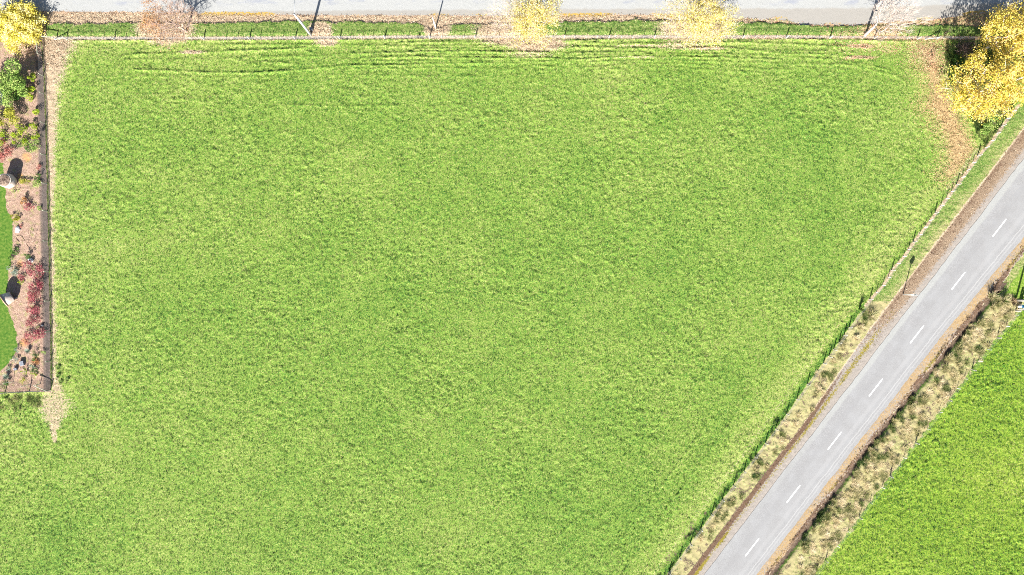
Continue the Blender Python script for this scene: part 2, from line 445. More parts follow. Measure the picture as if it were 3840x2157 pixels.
RIDGES = [([(1250, 232), (1700, 229), (2100, 233), (2500, 228), (2900, 238), (3200, 246), (3380, 290)], .55),
          ([(1900, 209), (2200, 209), (2600, 203), (2900, 210), (3150, 226), (3330, 262), (3420, 330)], .6),
          ([(1000, 215), (1250, 212), (1600, 206), (1900, 207)], .55), ([(760, 170), (1000, 168), (1300, 172), (1700, 174), (2000, 170)], .55),
          ([(2450, 190), (2750, 192), (3000, 192), (3200, 200)], .5), ([(1300, 258), (1700, 256), (2100, 265), (2500, 255), (2900, 276)], .4),
          ([(480, 225), (800, 224), (1100, 214)], .4), ([(450, 285), (900, 292), (1400, 282), (1900, 290)], .25),
          ([(500, 205), (660, 200), (850, 194), (1080, 185), (1150, 182)], 1.0),
          ([(500, 262), (800, 272), (950, 275), (1150, 262), (1300, 247), (1500, 246), (1600, 240), (1850, 237), (1950, 240)], .9),
          ([(1250, 205), (1400, 201), (1600, 196), (1750, 193), (1900, 197), (2060, 198)], 1.1),
          ([(1350, 221), (1550, 213), (1700, 218), (2000, 220), (2200, 223), (2300, 215), (2450, 214), (2700, 217), (2800, 220), (2930, 226)], 1.1),
          ([(2060, 182), (2150, 177), (2300, 181), (2450, 184), (2700, 180), (2850, 192), (2930, 203), (3100, 205), (3250, 222)], 1.0),
          ([(2180, 160), (2280, 166), (2500, 165), (2650, 163), (2800, 160), (2950, 165), (3050, 172), (3250, 180)], .9),
          ([(2090, 200), (2250, 198), (2420, 197)], .8),
          ([(2000, 247), (2080, 254), (2150, 258), (2400, 240), (2600, 243), (2900, 262), (3050, 262)], .5),
          ([(1500, 161), (1700, 160), (1860, 160)], .8), ([(1560, 185), (1720, 183), (1840, 180)], .7),
          ([(1050, 150), (1290, 151), (1560, 148), (1600, 147)], .8),
          ([(2090, 154), (2200, 153), (2350, 147), (2450, 147)], .9), ([(2950, 147), (3050, 149), (3330, 155), (3440, 155)], .9),
          ([(280, 155), (500, 152), (800, 153), (1080, 150)], .8),
          ([(1080, 395), (1300, 400), (1500, 397)], .5), ([(900, 228), (1050, 236), (1120, 243)], .6), ([(1150, 195), (1250, 220), (1330, 226)], .5),
          ([(2727, 1600), (2669, 1681), (2600, 1773), (2527, 1870), (2473, 1947), (2404, 2050), (2300, 2200)], 1.0),
          ([(2642, 1600), (2608, 1654), (2554, 1723), (2438, 1881), (2330, 2030)], .8),
          ([(2870, 1395), (2800, 1490), (2727, 1600)], .6), ([(236, 650), (240, 1000), (246, 1450)], .55), ([(262, 900), (266, 1420)], .5),
          ([(3580, 740), (3420, 960), (3240, 1190), (3100, 1370)], .35)]
LITTER_R = [(3420, 150), (3520, 148), (3545, 230), (3548, 300), (3600, 410), (3640, 500), (3668, 560), (3640, 610), (3600, 660), (3560, 690), (3520, 660), (3540, 600), (3530, 520), (3490, 440), (3450, 400), (3480, 340), (3462, 280), (3430, 210)]

# ------------------------------------------------------------------ the ground grid
STEP = 3.1
gx = np.arange(-170, 4010, STEP); gy = np.arange(-170, 2330, STEP)
GX, GY = np.meshgrid(gx, gy)
WX, WY = GX / S, GY / S        # metres (y down)
e1 = vn(GX, GY, 40, 1) * 4 + vn(GX, GY, 14, 2) * 4 + vn(GX, GY, 6, 3) * 2.5     # edge wander, pixels
ex, ey = GX + e1, GY + vn(GX, GY, 34, 5) * 4 + vn(GX, GY, 12, 6) * 4 + vn(GX, GY, 6, 9) * 2

PAST, PADD, VERGE, RVERGE, GRAVEL, SHOULD, BED, LAWN, RLAWN = range(9)
cls = np.full(GX.shape, PAST)
roadx = FL(GY)
cls[(GX > FL(GY) + e1 * .4)] = RVERGE
cls[(GX > DL(GY) + e1 * .5) & (GX < MR(GY) + e1)] = SHOULD
cls[(GX >= MR(GY) + e1) & (GX < FR(GY) + e1 * 1.3)] = RVERGE
cls[(GX >= FR(GY) + e1 * 1.3)] = PADD
cls[(GX >= MR(GY) + 40 + e1) & (ey < itp(GX, [(3690, 1100), (3840, 1128), (4100, 1150)]))] = RLAWN
cls[(GX < FL(GY)) & (GY < TF(GX) + 4) & (GX > -400)] = VERGE
cls[(GX >= 3700) & (GY < 200) & (GX < FL(GY))] = VERGE
cls[(GY < TB(GX) + e1 * .7)] = GRAVEL
cls[(GX < GF(GY)) & (GY > 145) & (GY < 1468)] = BED
cls[(ex < LX(GY)) & (GY > 590) & (GY < 1420)] = LAWN

# heights
rough = np.ones(GX.shape)
z = .025 * vn(WX, WY, 1.1, 21) + .025 * vn(WX, WY, .62, 26) + .03 * vn(WX, WY, .4, 22) + .035 * vn(WX, WY, .22, 23)
clump = sstep(.2, .7, vn(WX, WY, .5, 24)) * .045
rough = 1 + .5 * vn(WX, WY, 6, 25)
z = (z + clump) * rough
amp = np.ones(GX.shape)
amp[cls == PADD] = 1.25
amp[(cls == LAWN) | (cls == RLAWN)] = .28
amp[cls == GRAVEL] = .10
amp[cls == SHOULD] = .35
amp[cls == BED] = .7
amp[cls == VERGE] = 1.05
z *= amp
z += .02 * vn(WX, WY, 9, 31)
ridge = np.zeros(GX.shape)
for pts, k in RIDGES:
    y0 = min(p[1] for p in pts) - 40; y1 = max(p[1] for p in pts) + 40
    sel = (GY > y0) & (GY < y1)
    xs, ys = GX[sel], GY[sel]
    d = seg_dist(xs, ys + vn(xs, ys, 90, 41) * 1.2 + vn(xs, ys, 12, 42) * 1.5, pts)
    brk = .45 + .55 * sstep(-.5, .3, vn(xs, ys, 70, 43))
    ridge[sel] = np.maximum(ridge[sel], k * np.exp(-(d / 4.5) ** 2) * brk * (.7 + .5 * vn(xs, ys, 9, 44)))
z += ridge * .23
# leaf bank above the top verge (a small lip that throws the dark line)
lip = np.exp(-((GY - LB(GX) + 4 + e1 * .6) / 5) ** 2) * ((cls == VERGE) & (GX > 165))
z = np.where((cls == VERGE) & (GX > 165) & (GX < 3700), z + .16 * sstep(-2, 3, GY - LB(GX) + e1 * .8) * sstep(10, 22, TF(GX) - GY), z)
# ditch on the right of the sealed road
q = GX - MR(GY)
ditch = np.exp(-((q - 16) / 13) ** 2) * (GY > 1090)
z -= ditch * .4
z[(GX > RL(GY) - 4) & (GX < RR(GY) + 4)] = -.02
z[(cls == SHOULD)] += .0
edgefade = np.minimum(np.minimum(GX - gx[0], gx[-1] - GX), np.minimum(GY - gy[0], gy[-1] - GY))
z = np.where(edgefade < 60, z * (edgefade / 60) - .15 * (1 - edgefade / 60), z)

# masks
litter = np.zeros(GX.shape); warm = litter.copy(); dry = litter.copy(); moss = litter.copy(); soil = litter.copy(); track = litter.copy()
V = cls == VERGE; G = cls == GRAVEL; A = cls == PAST
lf = sstep(8, -4, GY - LB(GX) + e1)
litter[V] = (np.maximum(lf, 0) * np.where(GX > 2800, .6, .95))[V]
fs = np.exp(-((GY - TF(GX) + 4) / 9) ** 2)
litter = np.where(V | A, np.maximum(litter, fs * .85), litter)
litter[V & (GX < 175)] = .95
for cx_, cy_, rx_, ry_, k in ((620, 110, 115, 60, 1.0), (1200, 118, 50, 42, .95), (1225, 155, 50, 22, .8), (1640, 110, 55, 38, .95), (1900, 120, 130, 55, .95), (2010, 165, 130, 32, .9),
                              (2600, 110, 150, 60, .85), (2560, 172, 120, 20, .55), (3300, 120, 120, 45, .62), (3180, 128, 120, 24, .42), (3380, 110, 60, 35, .34), (1985, 205, 110, 16, .5)):
    d = np.hypot((GX - cx_) / rx_, (GY - cy_) / ry_)
    litter = np.where(V | A, np.maximum(litter, k * sstep(1.55, .3, d)), litter)
for cx_, cy_, rx_, ry_, k in ((720, 196, 60, 9, .8), (3230, 174, 70, 13, .75), (3225, 216, 80, 10, .72), (3330, 185, 60, 25, .45), (2650, 182, 100, 10, .7), (3250, 170, 180, 40, .42), (2450, 172, 220, 5, .6), (2400, 215, 120, 5, .5)):
    d = np.hypot((GX - cx_) / rx_, (GY - cy_ + e1 * .4) / ry_)
    litter = np.where(A, np.maximum(litter, k * sstep(1.4, .3, d)), litter)
lp = np.zeros(GX.shape)
pd = seg_dist(ex, ey, LITTER_R + [LITTER_R[0]])
inside = in_poly(ex, ey, LITTER_R)
lp = np.where(inside, .46 + .36 * sstep(0, 60, pd), .46 * sstep(95, 0, pd))
litter = np.where(A & (GY > 140) & (GX > 3300), np.maximum(litter, lp), litter)
warm = np.maximum(warm, sstep(2800, 3350, GX) * np.where(GY < 235, .55, .8))
# left margin beside the netting fence: leaf strewn at the top, then a narrow bare track
lw = itp(GY, [(140, 130), (200, 95), (300, 65), (420, 48), (600, 36), (800, 27), (1100, 25), (1400, 26), (1470, 50), (1530, 80), (1580, 45), (1620, 12), (1700, 4)])
dd = GX - GF(np.minimum(GY, 1463))
ml = sstep(lw * 1.8, lw * .35, dd + e1 * 1.2) * sstep(2, 14, dd + 4)
ml = np.where(GY > 1466, sstep(lw * 1.7, lw * .2, np.abs(GX - 205) + e1 * 2) * .8, ml)
litter = np.where(A & (GX < 420) & (GY < 1660), np.maximum(litter, ml * itp(GY, [(140, 1), (420, .8), (800, .66), (1400, .66), (1480, .72), (1560, .8)])), litter)
dry = np.where(A, np.maximum(dry, .22 * sstep(260, 150, GY)), dry)
dry = np.where(A, dry + .3 * sstep(300, 200, GX) * sstep(150, 300, GY) * sstep(1600, 1450, GY), dry)
dry = np.where(A, dry + .10 * vn(WX, WY, 14, 51) + .10 * vn(WX, WY, 3, 52), dry)
fd = (FL(GY) - GX) * .79
dry = np.where(A & (GY > 700), dry + .35 * sstep(150, 60, fd) * sstep(10, 40, fd), dry)
dry = np.where(A, dry + .07 * np.maximum(sstep(900, 250, GX), np.maximum(sstep(2700, 3400, GX), sstep(500, 180, GY))) * sstep(1900, 1500, GY), dry)
dry = np.where(A & (GX < 200) & (GY > 1560), dry + .15 * sstep(200, 0, GX) * sstep(1950, 1700, GY), dry)
# long green grass under the roadside fence, bare dark earth patches beside it
dry = np.where(A & (GY > 1140), dry - .45 * sstep(24, 10, fd), dry)
ps = np.maximum(np.exp(-((GY - 1960) / 90) ** 2), np.maximum(.9 * np.exp(-((GY - 2080) / 60) ** 2), .75 * np.exp(-((GY - 1850) / 60) ** 2)))
soil = np.where(A, np.maximum(soil, .62 * ps * sstep(75, 22, fd + e1 * 2) * sstep(8, 20, fd) * (.8 + .5 * vn(GX, GY, 16, 69))), soil)
litter = np.where(A & (GY > 1150), np.maximum(litter, .36 * sstep(60, 40, fd) * sstep(26, 34, fd)), litter)
# upper roadside fence line: dry straw strip
litter = np.where((GY > 390) & (GY < 1150), np.maximum(litter, .95 * np.exp(-((GX - FL(GY) - 3) / 9) ** 2)), litter)
warm = np.where((GY > 395) & (GX > FL(GY) - 30), .15, warm)
# right paddock margin
litter = np.where((GY > 1140) & (GX > MR(GY)), np.maximum(litter, .25 * np.exp(-((GX - FR(GY) + 12) / 16) ** 2)), litter)
dry = np.where(cls == RVERGE, np.where(GY > 1130, 1.1 + .5 * vn(WX, WY, 2.2, 55), .1 + .25 * vn(WX, WY, 2.5, 56) + .4 * sstep(40, 8, DL(GY) - GX)), dry)
dry = np.where(cls == PADD, -.12 + .2 * vn(WX, WY, 8, 57), dry)
# long rank grass at the top right corner
dry = np.where((cls == PAST) & (GX > 3560) & (GY > 150) & (GX > itp(GY, [(150, 3540), (300, 3560), (560, 3680)])), .2, dry)
litter = np.where((cls == PAST) & (GX > itp(GY, [(150, 3545), (300, 3560), (420, 3620), (560, 3670)])) & (GY > 165) & (GX < FL(GY) - 12), .15 + .35 * vn(WX, WY, 1.5, 58), litter)
# gravel road
track[G] = sstep(30, 6, GY)[G]
soil[G] = (sstep(-3, 5, GY - PB(GX) + e1 * .5) * .95)[G]
litter[G] = (np.clip(sstep(-14, 6, GY - TB(GX)) * .8, 0, 1) * np.where(GX > 2750, .45, 1))[G]
litter[G & (GX < 740)] = np.maximum(litter, sstep(42, 52, GY + e1))[G & (GX < 740)]
moss[G] = (np.clip(.62 * np.exp(-((GY - TB(GX) + 6) / 9) ** 2) * sstep(-.1, .5, vn(GX, GY, 130, 61)), 0, 1))[G]
moss[V] = (np.clip(.55 * np.exp(-((GY - TB(GX)) / 8) ** 2) * sstep(-.1, .5, vn(GX, GY, 130, 61)), 0, 1))[V]
# road shoulders
Hs = cls == SHOULD
ql = (GX - DL(GY)) / (RL(GY) - DL(GY))
left = Hs & (GX < RL(GY) + 3)
up = sstep(1350, 1100, GY)
litter[left] = (up * .62 * sstep(1.0, .5, ql) + .25 * sstep(.9, .4, ql))[left]
moss[left] = ((1 - up * .8) * .95 * np.exp(-((ql - .45) / .2) ** 2) * (.7 + .4 * vn(GX, GY, 60, 62)))[left]
soil[left] = (.42 * up * np.exp(-((ql - .35) / .3) ** 2) * (.7 + .5 * vn(GX, GY, 20, 67)) + (1 - up) * 1.0 * np.exp(-((ql - .2) / .21) ** 2) * sstep(1300, 1650, GY) + .3 * np.exp(-((ql - .1) / .2) ** 2))[left]
dry[left] = (.95 * np.exp(-(ql / .10) ** 2) * (1 - .6 * sstep(1500, 1800, GY)))[left]
qr = (GX - RR(GY)) / (MR(GY) - RR(GY))
right = Hs & (GX > RR(GY) - 3)
warm[left] = 0
warm[right] = (.62 + .15 * vn(GX, GY, 40, 66))[right]
soil[right] = (.78 * sstep(.42, .80, qr) * (.8 + .4 * vn(GX, GY, 50, 63)))[right]  # brown earth, with the ditch shade painted in towards the verge
moss[right] = (.7 * np.exp(-((qr - .75) / .2) ** 2) * sstep(0, .5, vn(GX, GY, 110, 64)))[right]
# right bank: tussock shadow over the drop, painted in with dark earth colour
soil = np.where((cls == RVERGE) & (q > -2) & (q < 38) & (GY > 1060), .75 * sstep(38, 14, q), soil)
dry = np.where((cls == RVERGE) & (q > -2) & (q < 30) & (GY > 1060), 0, dry)
soil = np.where((cls == RVERGE) & (GY > 1150), np.maximum(soil, .55 * sstep(.0, .6, vn(GX, GY, 17, 68))), soil)  # patchy darker ground imitating shadow gaps between tussocks
# garden bed
B = cls == BED
soil[B] = (.85 * sstep(-32, -22, GX - GF(GY)) * sstep(200, 230, GY))[B]
warm[B] = 0
for cx_, cy_, r_ in ((100, 590, 24), (75, 990, 18), (90, 1285, 22), (135, 1352, 20), (75, 660, 15)):
    warm = np.where(B, np.maximum(warm, .9 * sstep(r_, r_ * .4, np.hypot(GX - cx_, GY - cy_))), warm)
moss[B] = 0; litter[B] = 0
for a_ in (litter, warm, moss, soil, track): np.clip(a_, 0, 1.2, out=a_)

NR, NC = GX.shape
VX = (GX - CX) / S; VY = (CY - GY) / S
ALLV = np.stack([VX.ravel(), VY.ravel(), z.ravel()], 1)
ATT = dict(litter=litter.ravel(), warm=warm.ravel(), dry=dry.ravel(), moss=moss.ravel(), soil=soil.ravel(), track=track.ravel())
ids = np.arange(NR * NC).reshape(NR, NC)
quads = np.stack([ids[1:, :-1], ids[1:, 1:], ids[:-1, 1:], ids[:-1, :-1]], -1).reshape(-1, 4)
ccls = cls[:-1, :-1].ravel()

def hz(px, py):
    """ground height at photograph pixels"""
    j = np.clip(np.round((np.asarray(px) - gx[0]) / STEP).astype(int), 0, NC - 1)
    i = np.clip(np.round((np.asarray(py) - gy[0]) / STEP).astype(int), 0, NR - 1)
    return z[i, j]
def mask_at(m, px, py):
    j = np.clip(np.round((px - gx[0]) / STEP).astype(int), 0, NC - 1)
    i = np.clip(np.round((py - gy[0]) / STEP).astype(int), 0, NR - 1)
    return m[i, j]
def PG(px, py): return P(px, py, float(hz(px, py)))

def region(name, c, mat):
    qd = quads[ccls == c]
    u_, inv = np.unique(qd, return_inverse=True)
    me = np_mesh(name, ALLV[u_], inv.reshape(-1, 4), mat, {k: v[u_] for k, v in ATT.items()})
    o = link_mesh(name, me); o["kind"] = "structure"
    return o
region('pasture', PAST, M['pasture'])
region('far_pasture', PADD, M['paddock'])
region('verge', VERGE, M['verge'])
region('roadside_verge', RVERGE, M['verge'])
region('gravel_road', GRAVEL, M['gravel'])
region('road_shoulder', SHOULD, M['shoulder'])
region('garden_bed', BED, M['mulch'])
region('lawn', LAWN, M['lawn'])
region('mown_grass', RLAWN, M['mown'])
# land beyond, a broad frame of grass round the modelled ground
x0, x1 = VX[0, 0], VX[0, -1]; y0, y1 = VY[-1, 0], VY[0, 0]; R_ = 900.
fv = [(-R_, -R_, -.15), (R_, -R_, -.15), (R_, R_, -.15), (-R_, R_, -.15), (x0, y0, -.15), (x1, y0, -.15), (x1, y1, -.15), (x0, y1, -.15)]
ff = [(0, 1, 5, 4), (1, 2, 6, 5), (2, 3, 7, 6), (3, 0, 4, 7)]
o = link_mesh('ground', np_mesh('ground', fv, ff, M['paddock'])); o["kind"] = "structure"

# ------------------------------------------------------------------ sealed road and its markings
def road():
    ys = np.arange(-300, 2500, 5.0); n = len(ys); us = np.linspace(0, 1, 25)
    xl = RL(ys) + vn(ys, ys * 0, 14, 71) * 1.6 + vn(ys, ys * 0, 45, 72) * 1.6
    xr = RR(ys) + vn(ys, ys * 0 + 5, 14, 73) * 2.2 + vn(ys, ys * 0 + 5, 60, 74) * 2.5
    U, Yy = np.meshgrid(us, ys); X = xl[:, None] * (1 - U) + xr[:, None] * U
    zz = .015 + .05 * (1 - (2 * U - 1) ** 2)
    v = np.stack([(X - CX) / S, (CY - Yy) / S, zz], -1).reshape(-1, 3)
    i = np.arange(n * 25).reshape(n, 25)
    f = np.stack([i[1:, :-1], i[1:, 1:], i[:-1, 1:], i[:-1, :-1]], -1).reshape(-1, 4)
    fade = itp(Yy, [(0, 1), (1500, 1), (1800, .35), (2157, .1)]).ravel()
    o = link_mesh('sealed_road', np_mesh('sealed_road', v, f, M['asphalt'], dict(u=U.ravel(), fade=fade), smooth=True))
    o["kind"] = "structure"
road()
dd_ = Vector((53, -66, 0)).normalized()
for k in range(-3, 6):
    a = Vector((3567 - 154.5 * k, 1087 + 199.6 * k)); b = a + Vector((51, -66))
    mb = MB(); c0 = P(*a); c1 = P(*b); d = (c1 - c0).normalized(); s = Vector((-d.y, d.x, 0)) * .085
    n = 8; i0 = 0
    for j in range(n + 1):
        p = c0.lerp(c1, j / n); jj = random.uniform(.92, 1.08)
        mb.v += [tuple(p + s * jj + Vector((0, 0, .0715))), tuple(p - s * jj + Vector((0, 0, .0715)))]
    for j in range(n): mb.f.append((2 * j, 2 * j + 1, 2 * j + 3, 2 * j + 2))
    o = mb.build('lane_marking', M['paint']); o["kind"] = "structure"

# ------------------------------------------------------------------ foliage tools
def leaf_quads(c, size, up=.5, asp=1.0, sd=.3):
    """one bent quad leaf per centre; c (n,3) -> verts, faces"""
    n = len(c)
    nrm = RNG.normal(size=(n, 3)); nrm[:, 2] = np.abs(nrm[:, 2]) + up
    nrm /= np.linalg.norm(nrm, axis=1)[:, None]
    t_ = RNG.normal(size=(n, 3)); t_ -= nrm * (t_ * nrm).sum(1)[:, None]; t_ /= np.linalg.norm(t_, axis=1)[:, None]
    b_ = np.cross(nrm, t_)
    s = (size * (1 + sd * RNG.uniform(-1, 1, n)))[:, None] * .5
    v = np.stack([c - t_ * s * asp, c + b_ * s * .8, c + t_ * s * asp, c - b_ * s * .8], 1)
    v[:, 1] += nrm * s * .25; v[:, 3] += nrm * s * .25
    return v.reshape(-1, 3), np.arange(n * 4).reshape(n, 4)

def leaf_mesh(name, c, size, mat, up=.5, asp=1.0, var=None):
    v, f = leaf_quads(c, size, up, asp)
    if var is None: var = RNG.uniform(0, 1, len(c))
    return np_mesh(name, v, f, mat, fattrs=dict(var=np.clip(var, 0, 1)))

def skeleton(crown, r, trunk_h, n, start=(0, 0, 0), seg=.45, lean=(0, 0), shell=.5, droop=0.0, hollow=.35):
    """grow a branch skeleton from the trunk top to n targets in an ellipsoid; returns nodes, parents, target ids"""
    cz = np.array(crown, float); r = np.array(r, float)
    nodes = [np.array(start, float)]; par = [-1]; dist = [0.0]
    k = max(2, int(trunk_h / .5))
    for i in range(1, k + 1):
        f = i / k
        nodes.append(np.array(start) + np.array([lean[0] * f, lean[1] * f, trunk_h * f])); par.append(len(nodes) - 2)
        dist.append(trunk_h * f)
    root = len(nodes) - 1
    tg = RNG.normal(size=(n, 3)); tg /= np.linalg.norm(tg, axis=1)[:, None]
    rad = hollow + (1 - hollow) * RNG.uniform(0, 1, n) ** shell
    tg = cz + tg * r * rad[:, None]
    lump = 1 + .18 * np.sin(tg[:, 0] * 1.7 + tg[:, 2]) * np.sin(tg[:, 1] * 1.9 + 1)
    tg = cz + (tg - cz) * lump[:, None]
    tg = tg[tg[:, 2] > start[2] + trunk_h * .6]
    o = np.argsort(np.linalg.norm(tg - nodes[root], axis=1))
    ends = []
    for t_ in tg[o]:
        arr = np.array(nodes[root:]); dd = np.array(dist[root:])
        cost = np.linalg.norm(arr - t_, axis=1) + .38 * dd
        j = int(np.argmin(cost)) + root
        a = nodes[j]; L = np.linalg.norm(t_ - a); m = max(1, int(L / seg))
        side = RNG.normal(size=3) * .10 * L
        prev = j
        for q_ in range(1, m + 1):
            f = q_ / m
            p = a + (t_ - a) * f + side * math.sin(PI * f) + np.array([0, 0, (.12 - droop) * L * math.sin(PI * f)])
            nodes.append(p); par.append(prev); dist.append(dist[prev] + L / m); prev = len(nodes) - 1
        ends.append(prev)
    return np.array(nodes), np.array(par), ends

def skeleton_mesh(nodes, par, tip, expo=2.2, maxr=None, sides=5, rmin=0.0):
    n = len(nodes); w = np.zeros(n)
    ch = [[] for _ in range(n)]
    for i in range(1, n): ch[par[i]].append(i)
    for i in range(n - 1, -1, -1):
        w[i] = tip ** expo if not ch[i] else sum(w[c] for c in ch[i])
        w[i] += 0
    rad = w ** (1 / expo)
    if maxr: rad = np.minimum(rad, maxr)
    rad = np.maximum(rad, rmin)
    rad[0] *= 1.25
    V_ = []; F_ = []; base = 0
    ang = np.arange(sides) * 2 * PI / sides
    for i in range(1, n):
        a = nodes[par[i]]; b = nodes[i]; d = b - a; L = np.linalg.norm(d)
        if L < 1e-5: continue
        d = d / L; h = np.array([0, 0, 1.]) if abs(d[2]) < .9 else np.array([1., 0, 0])
        s = np.cross(d, h); s /= np.linalg.norm(s); u = np.cross(s, d)
        ring = np.cos(ang)[:, None] * s + np.sin(ang)[:, None] * u
        ra = min(rad[par[i]], rad[i] * 1.35)
        V_.append(a - d * ra * .3 + ring * ra); V_.append(b + ring * rad[i])
        k = np.arange(sides); k2 = (k + 1) % sides
        F_.append(np.stack([base + k, base + k2, base + sides + k2, base + sides + k], 1)); base += 2 * sides
    return np.concatenate(V_), np.concatenate(F_), rad

def tree(px, py, crown, r, trunk_h, n, tip, bark, leaf, leaves, lsize, label, cat='tree', spread=.28, lean=(0, 0), twigs=0, group=None,
         shell=.5, hollow=.35, maxr=None, leafsel=None, up=.5, droop=0.0, name='tree', var=None, expo=2.2):
    root = empty(name, PG(px, py), label, cat, group)
    nodes, par, ends = skeleton(crown, r, trunk_h, n, lean=lean, shell=shell, hollow=hollow, droop=droop)
    v, f, rad = skeleton_mesh(nodes, par, tip, expo=expo, maxr=maxr)
    v[:, 2] -= .05
    link_mesh('trunk', np_mesh('trunk', v, f, bark, smooth=True), root)
    E = nodes[ends]
    if twigs:
        # fine bare twigs fanning from the branch ends, part of the crown
        V_ = []; F_ = []; b0 = 0
        src = E[RNG.integers(0, len(E), twigs)]
        cc = np.array([lean[0], lean[1], trunk_h])
        dr = src - cc; dr /= np.linalg.norm(dr, axis=1)[:, None] + 1e-6
        dr += RNG.normal(size=dr.shape) * .45; dr /= np.linalg.norm(dr, axis=1)[:, None]
        st = src + RNG.normal(size=src.shape) * .12
        ln_ = RNG.uniform(.35, 1.0, twigs)
        md = st + dr * (ln_ * .5)[:, None] + RNG.normal(size=dr.shape) * .04
        en = st + dr * ln_[:, None] + np.array([0, 0, .08])
        s = np.cross(dr, RNG.normal(size=dr.shape)); s /= np.linalg.norm(s, axis=1)[:, None]
        wd = tip * .75
        vv = np.stack([st + s * wd, st - s * wd, md + s * wd * .7, md - s * wd * .7, en + s * wd * .3, en - s * wd * .3], 1).reshape(-1, 3)
        i = np.arange(twigs) * 6
        ff_ = np.concatenate([np.stack([i, i + 1, i + 3, i + 2], 1), np.stack([i + 2, i + 3, i + 5, i + 4], 1)])
        link_mesh('twigs', np_mesh('twigs', vv, ff_, M['tanbark'] if bark is M['palebark'] else bark), root)
    if leaves:
        if leafsel is not None:
            w = leafsel(E); w = w / w.sum()
            src = E[RNG.choice(len(E), leaves, p=w)]
        else:
            src = E[RNG.integers(0, len(E), leaves)]
        c = src + RNG.normal(size=(leaves, 3)) * np.array([spread, spread, spread * .75])
        c[:, 2] = np.maximum(c[:, 2], .25)
        vr = None
        if var is not None: vr = var(c)
        link_mesh('crown', leaf_mesh('crown', c, lsize, leaf, up, var=vr), root)
    return root

# ------------------------------------------------------------------ trees
tree(88, 106, (.1, -.1, 1.45), (3.65, 3.3, 1.3), .5, 260, .012, M['bark'], M['yellow'], 13000, .19,
     'dense bright yellow tree in the corner above the wooden fence corner post', spread=.34, name='yellow_tree', up=.8,
     var=lambda c: .58 + .3 * np.sin(c[:, 0] * 2.1 + c[:, 1]) * np.sin(c[:, 1] * 2.3) + RNG.normal(size=len(c)) * .2)
tree(702, 120, (-.5, .1, 4.5), (3.7, 3.7, 2.4), 2.0, 340, .014, M['pinkbark'], M['orange'], 2600, .13,
     'pinkish half bare tree with orange leaves left on one side beside the gravel road', spread=.30, twigs=2800, name='half_bare_tree', shell=.6, hollow=.2, expo=1.95,
     leafsel=lambda E: .12 + np.clip(-E[:, 0] - 1.4, 0, 4) ** 1.5, maxr=.2)
tree(1985, 112, (-.9, .2, 5.0), (5.2, 4.2, 2.6), 2.2, 380, .011, M['palebark'], M['paleyellow'], 12000, .13,
     'pale yellow tree with bare twigs fanning out on its left side by the gravel road', spread=.32, twigs=3800, name='yellow_tree', shell=.6, hollow=.15, maxr=.15,
     leafsel=lambda E: .05 + sstep(-3.2, -.2, E[:, 0]))
tree(2600, 112, (-.6, .2, 5.0), (5.7, 4.2, 2.6), 2.2, 420, .011, M['palebark'], M['paleyellow'], 14000, .13,
     'broad cream yellow tree with white branches showing at its centre', spread=.34, twigs=3800, name='yellow_tree', shell=.6, hollow=.15, maxr=.15,
     leafsel=lambda E: .45 + sstep(-4.2, .5, E[:, 0]))
tree(3243, 132, (2.0, 1.3, 4.6), (3.9, 3.4, 2.6), 1.9, 260, .015, M['tanbark'], M['orange'], 60, .10,
     'bare leafless tree with a thick white trunk leaning over the road edge', twigs=1800, name='bare_tree', lean=(.5, .6), shell=.6, hollow=.1, maxr=.27, expo=1.85)
gold = lambda c: .62 + .25 * np.sin(c[:, 0] * 1.3 + 1) * np.sin(c[:, 1] * 1.5) + RNG.normal(size=len(c)) * .22
tree(3628, 374, (-1.2, .2, 6.2), (5.2, 4.6, 3.9), 2.2, 230, .020, M['palebark'], M['gold'], 11000, .21,
     'golden tree spreading over the road fence and the brown leaf litter', spread=.38, name='golden_tree', var=gold, maxr=.30, hollow=.25)
tree(3690, 185, (.1, .2, 6.8), (4.2, 4.0, 3.9), 2.6, 200, .020, M['palebark'], M['gold'], 9500, .21,
     'tall golden tree behind the fence corner shading the gravel road', spread=.42, name='golden_tree', var=gold, maxr=.42, hollow=.3)
tree(3810, 300, (.6, .4, 6.2), (4.6, 4.6, 3.6), 2.4, 210, .020, M['palebark'], M['gold'], 10000, .21,
     'golden tree at the right picture edge above the white fence posts', spread=.44, name='golden_tree', var=gold, maxr=.4, hollow=.3)

# ------------------------------------------------------------------ shrubs of the garden bed
def blob(rx, ry, rz, n, lumps=5, fill=.5):
    """points through a lumpy mound, base at z = 0"""
    cs = [(0, 0, rz * .45, .82)]
    for k in range(lumps):
        a = RNG.uniform(0, 2 * PI); d = RNG.uniform(.35, .85)
        cs.append((math.cos(a) * d * rx, math.sin(a) * d * ry, RNG.uniform(.25, .9) * rz, RNG.uniform(.28, .52)))
    out = []
    per = n // len(cs) + 1
    for x, y, zc, k in cs:
        d = RNG.normal(size=(per, 3)); d /= np.linalg.norm(d, axis=1)[:, None]
        rr = fill + (1 - fill) * RNG.uniform(0, 1, per) ** .6
        out.append(np.array([x, y, zc]) + d * rr[:, None] * np.array([rx, ry, rz * .55]) * k)
    o = np.concatenate(out)[:n]
    o[:, 2] = np.abs(o[:, 2]) + .03
    return o

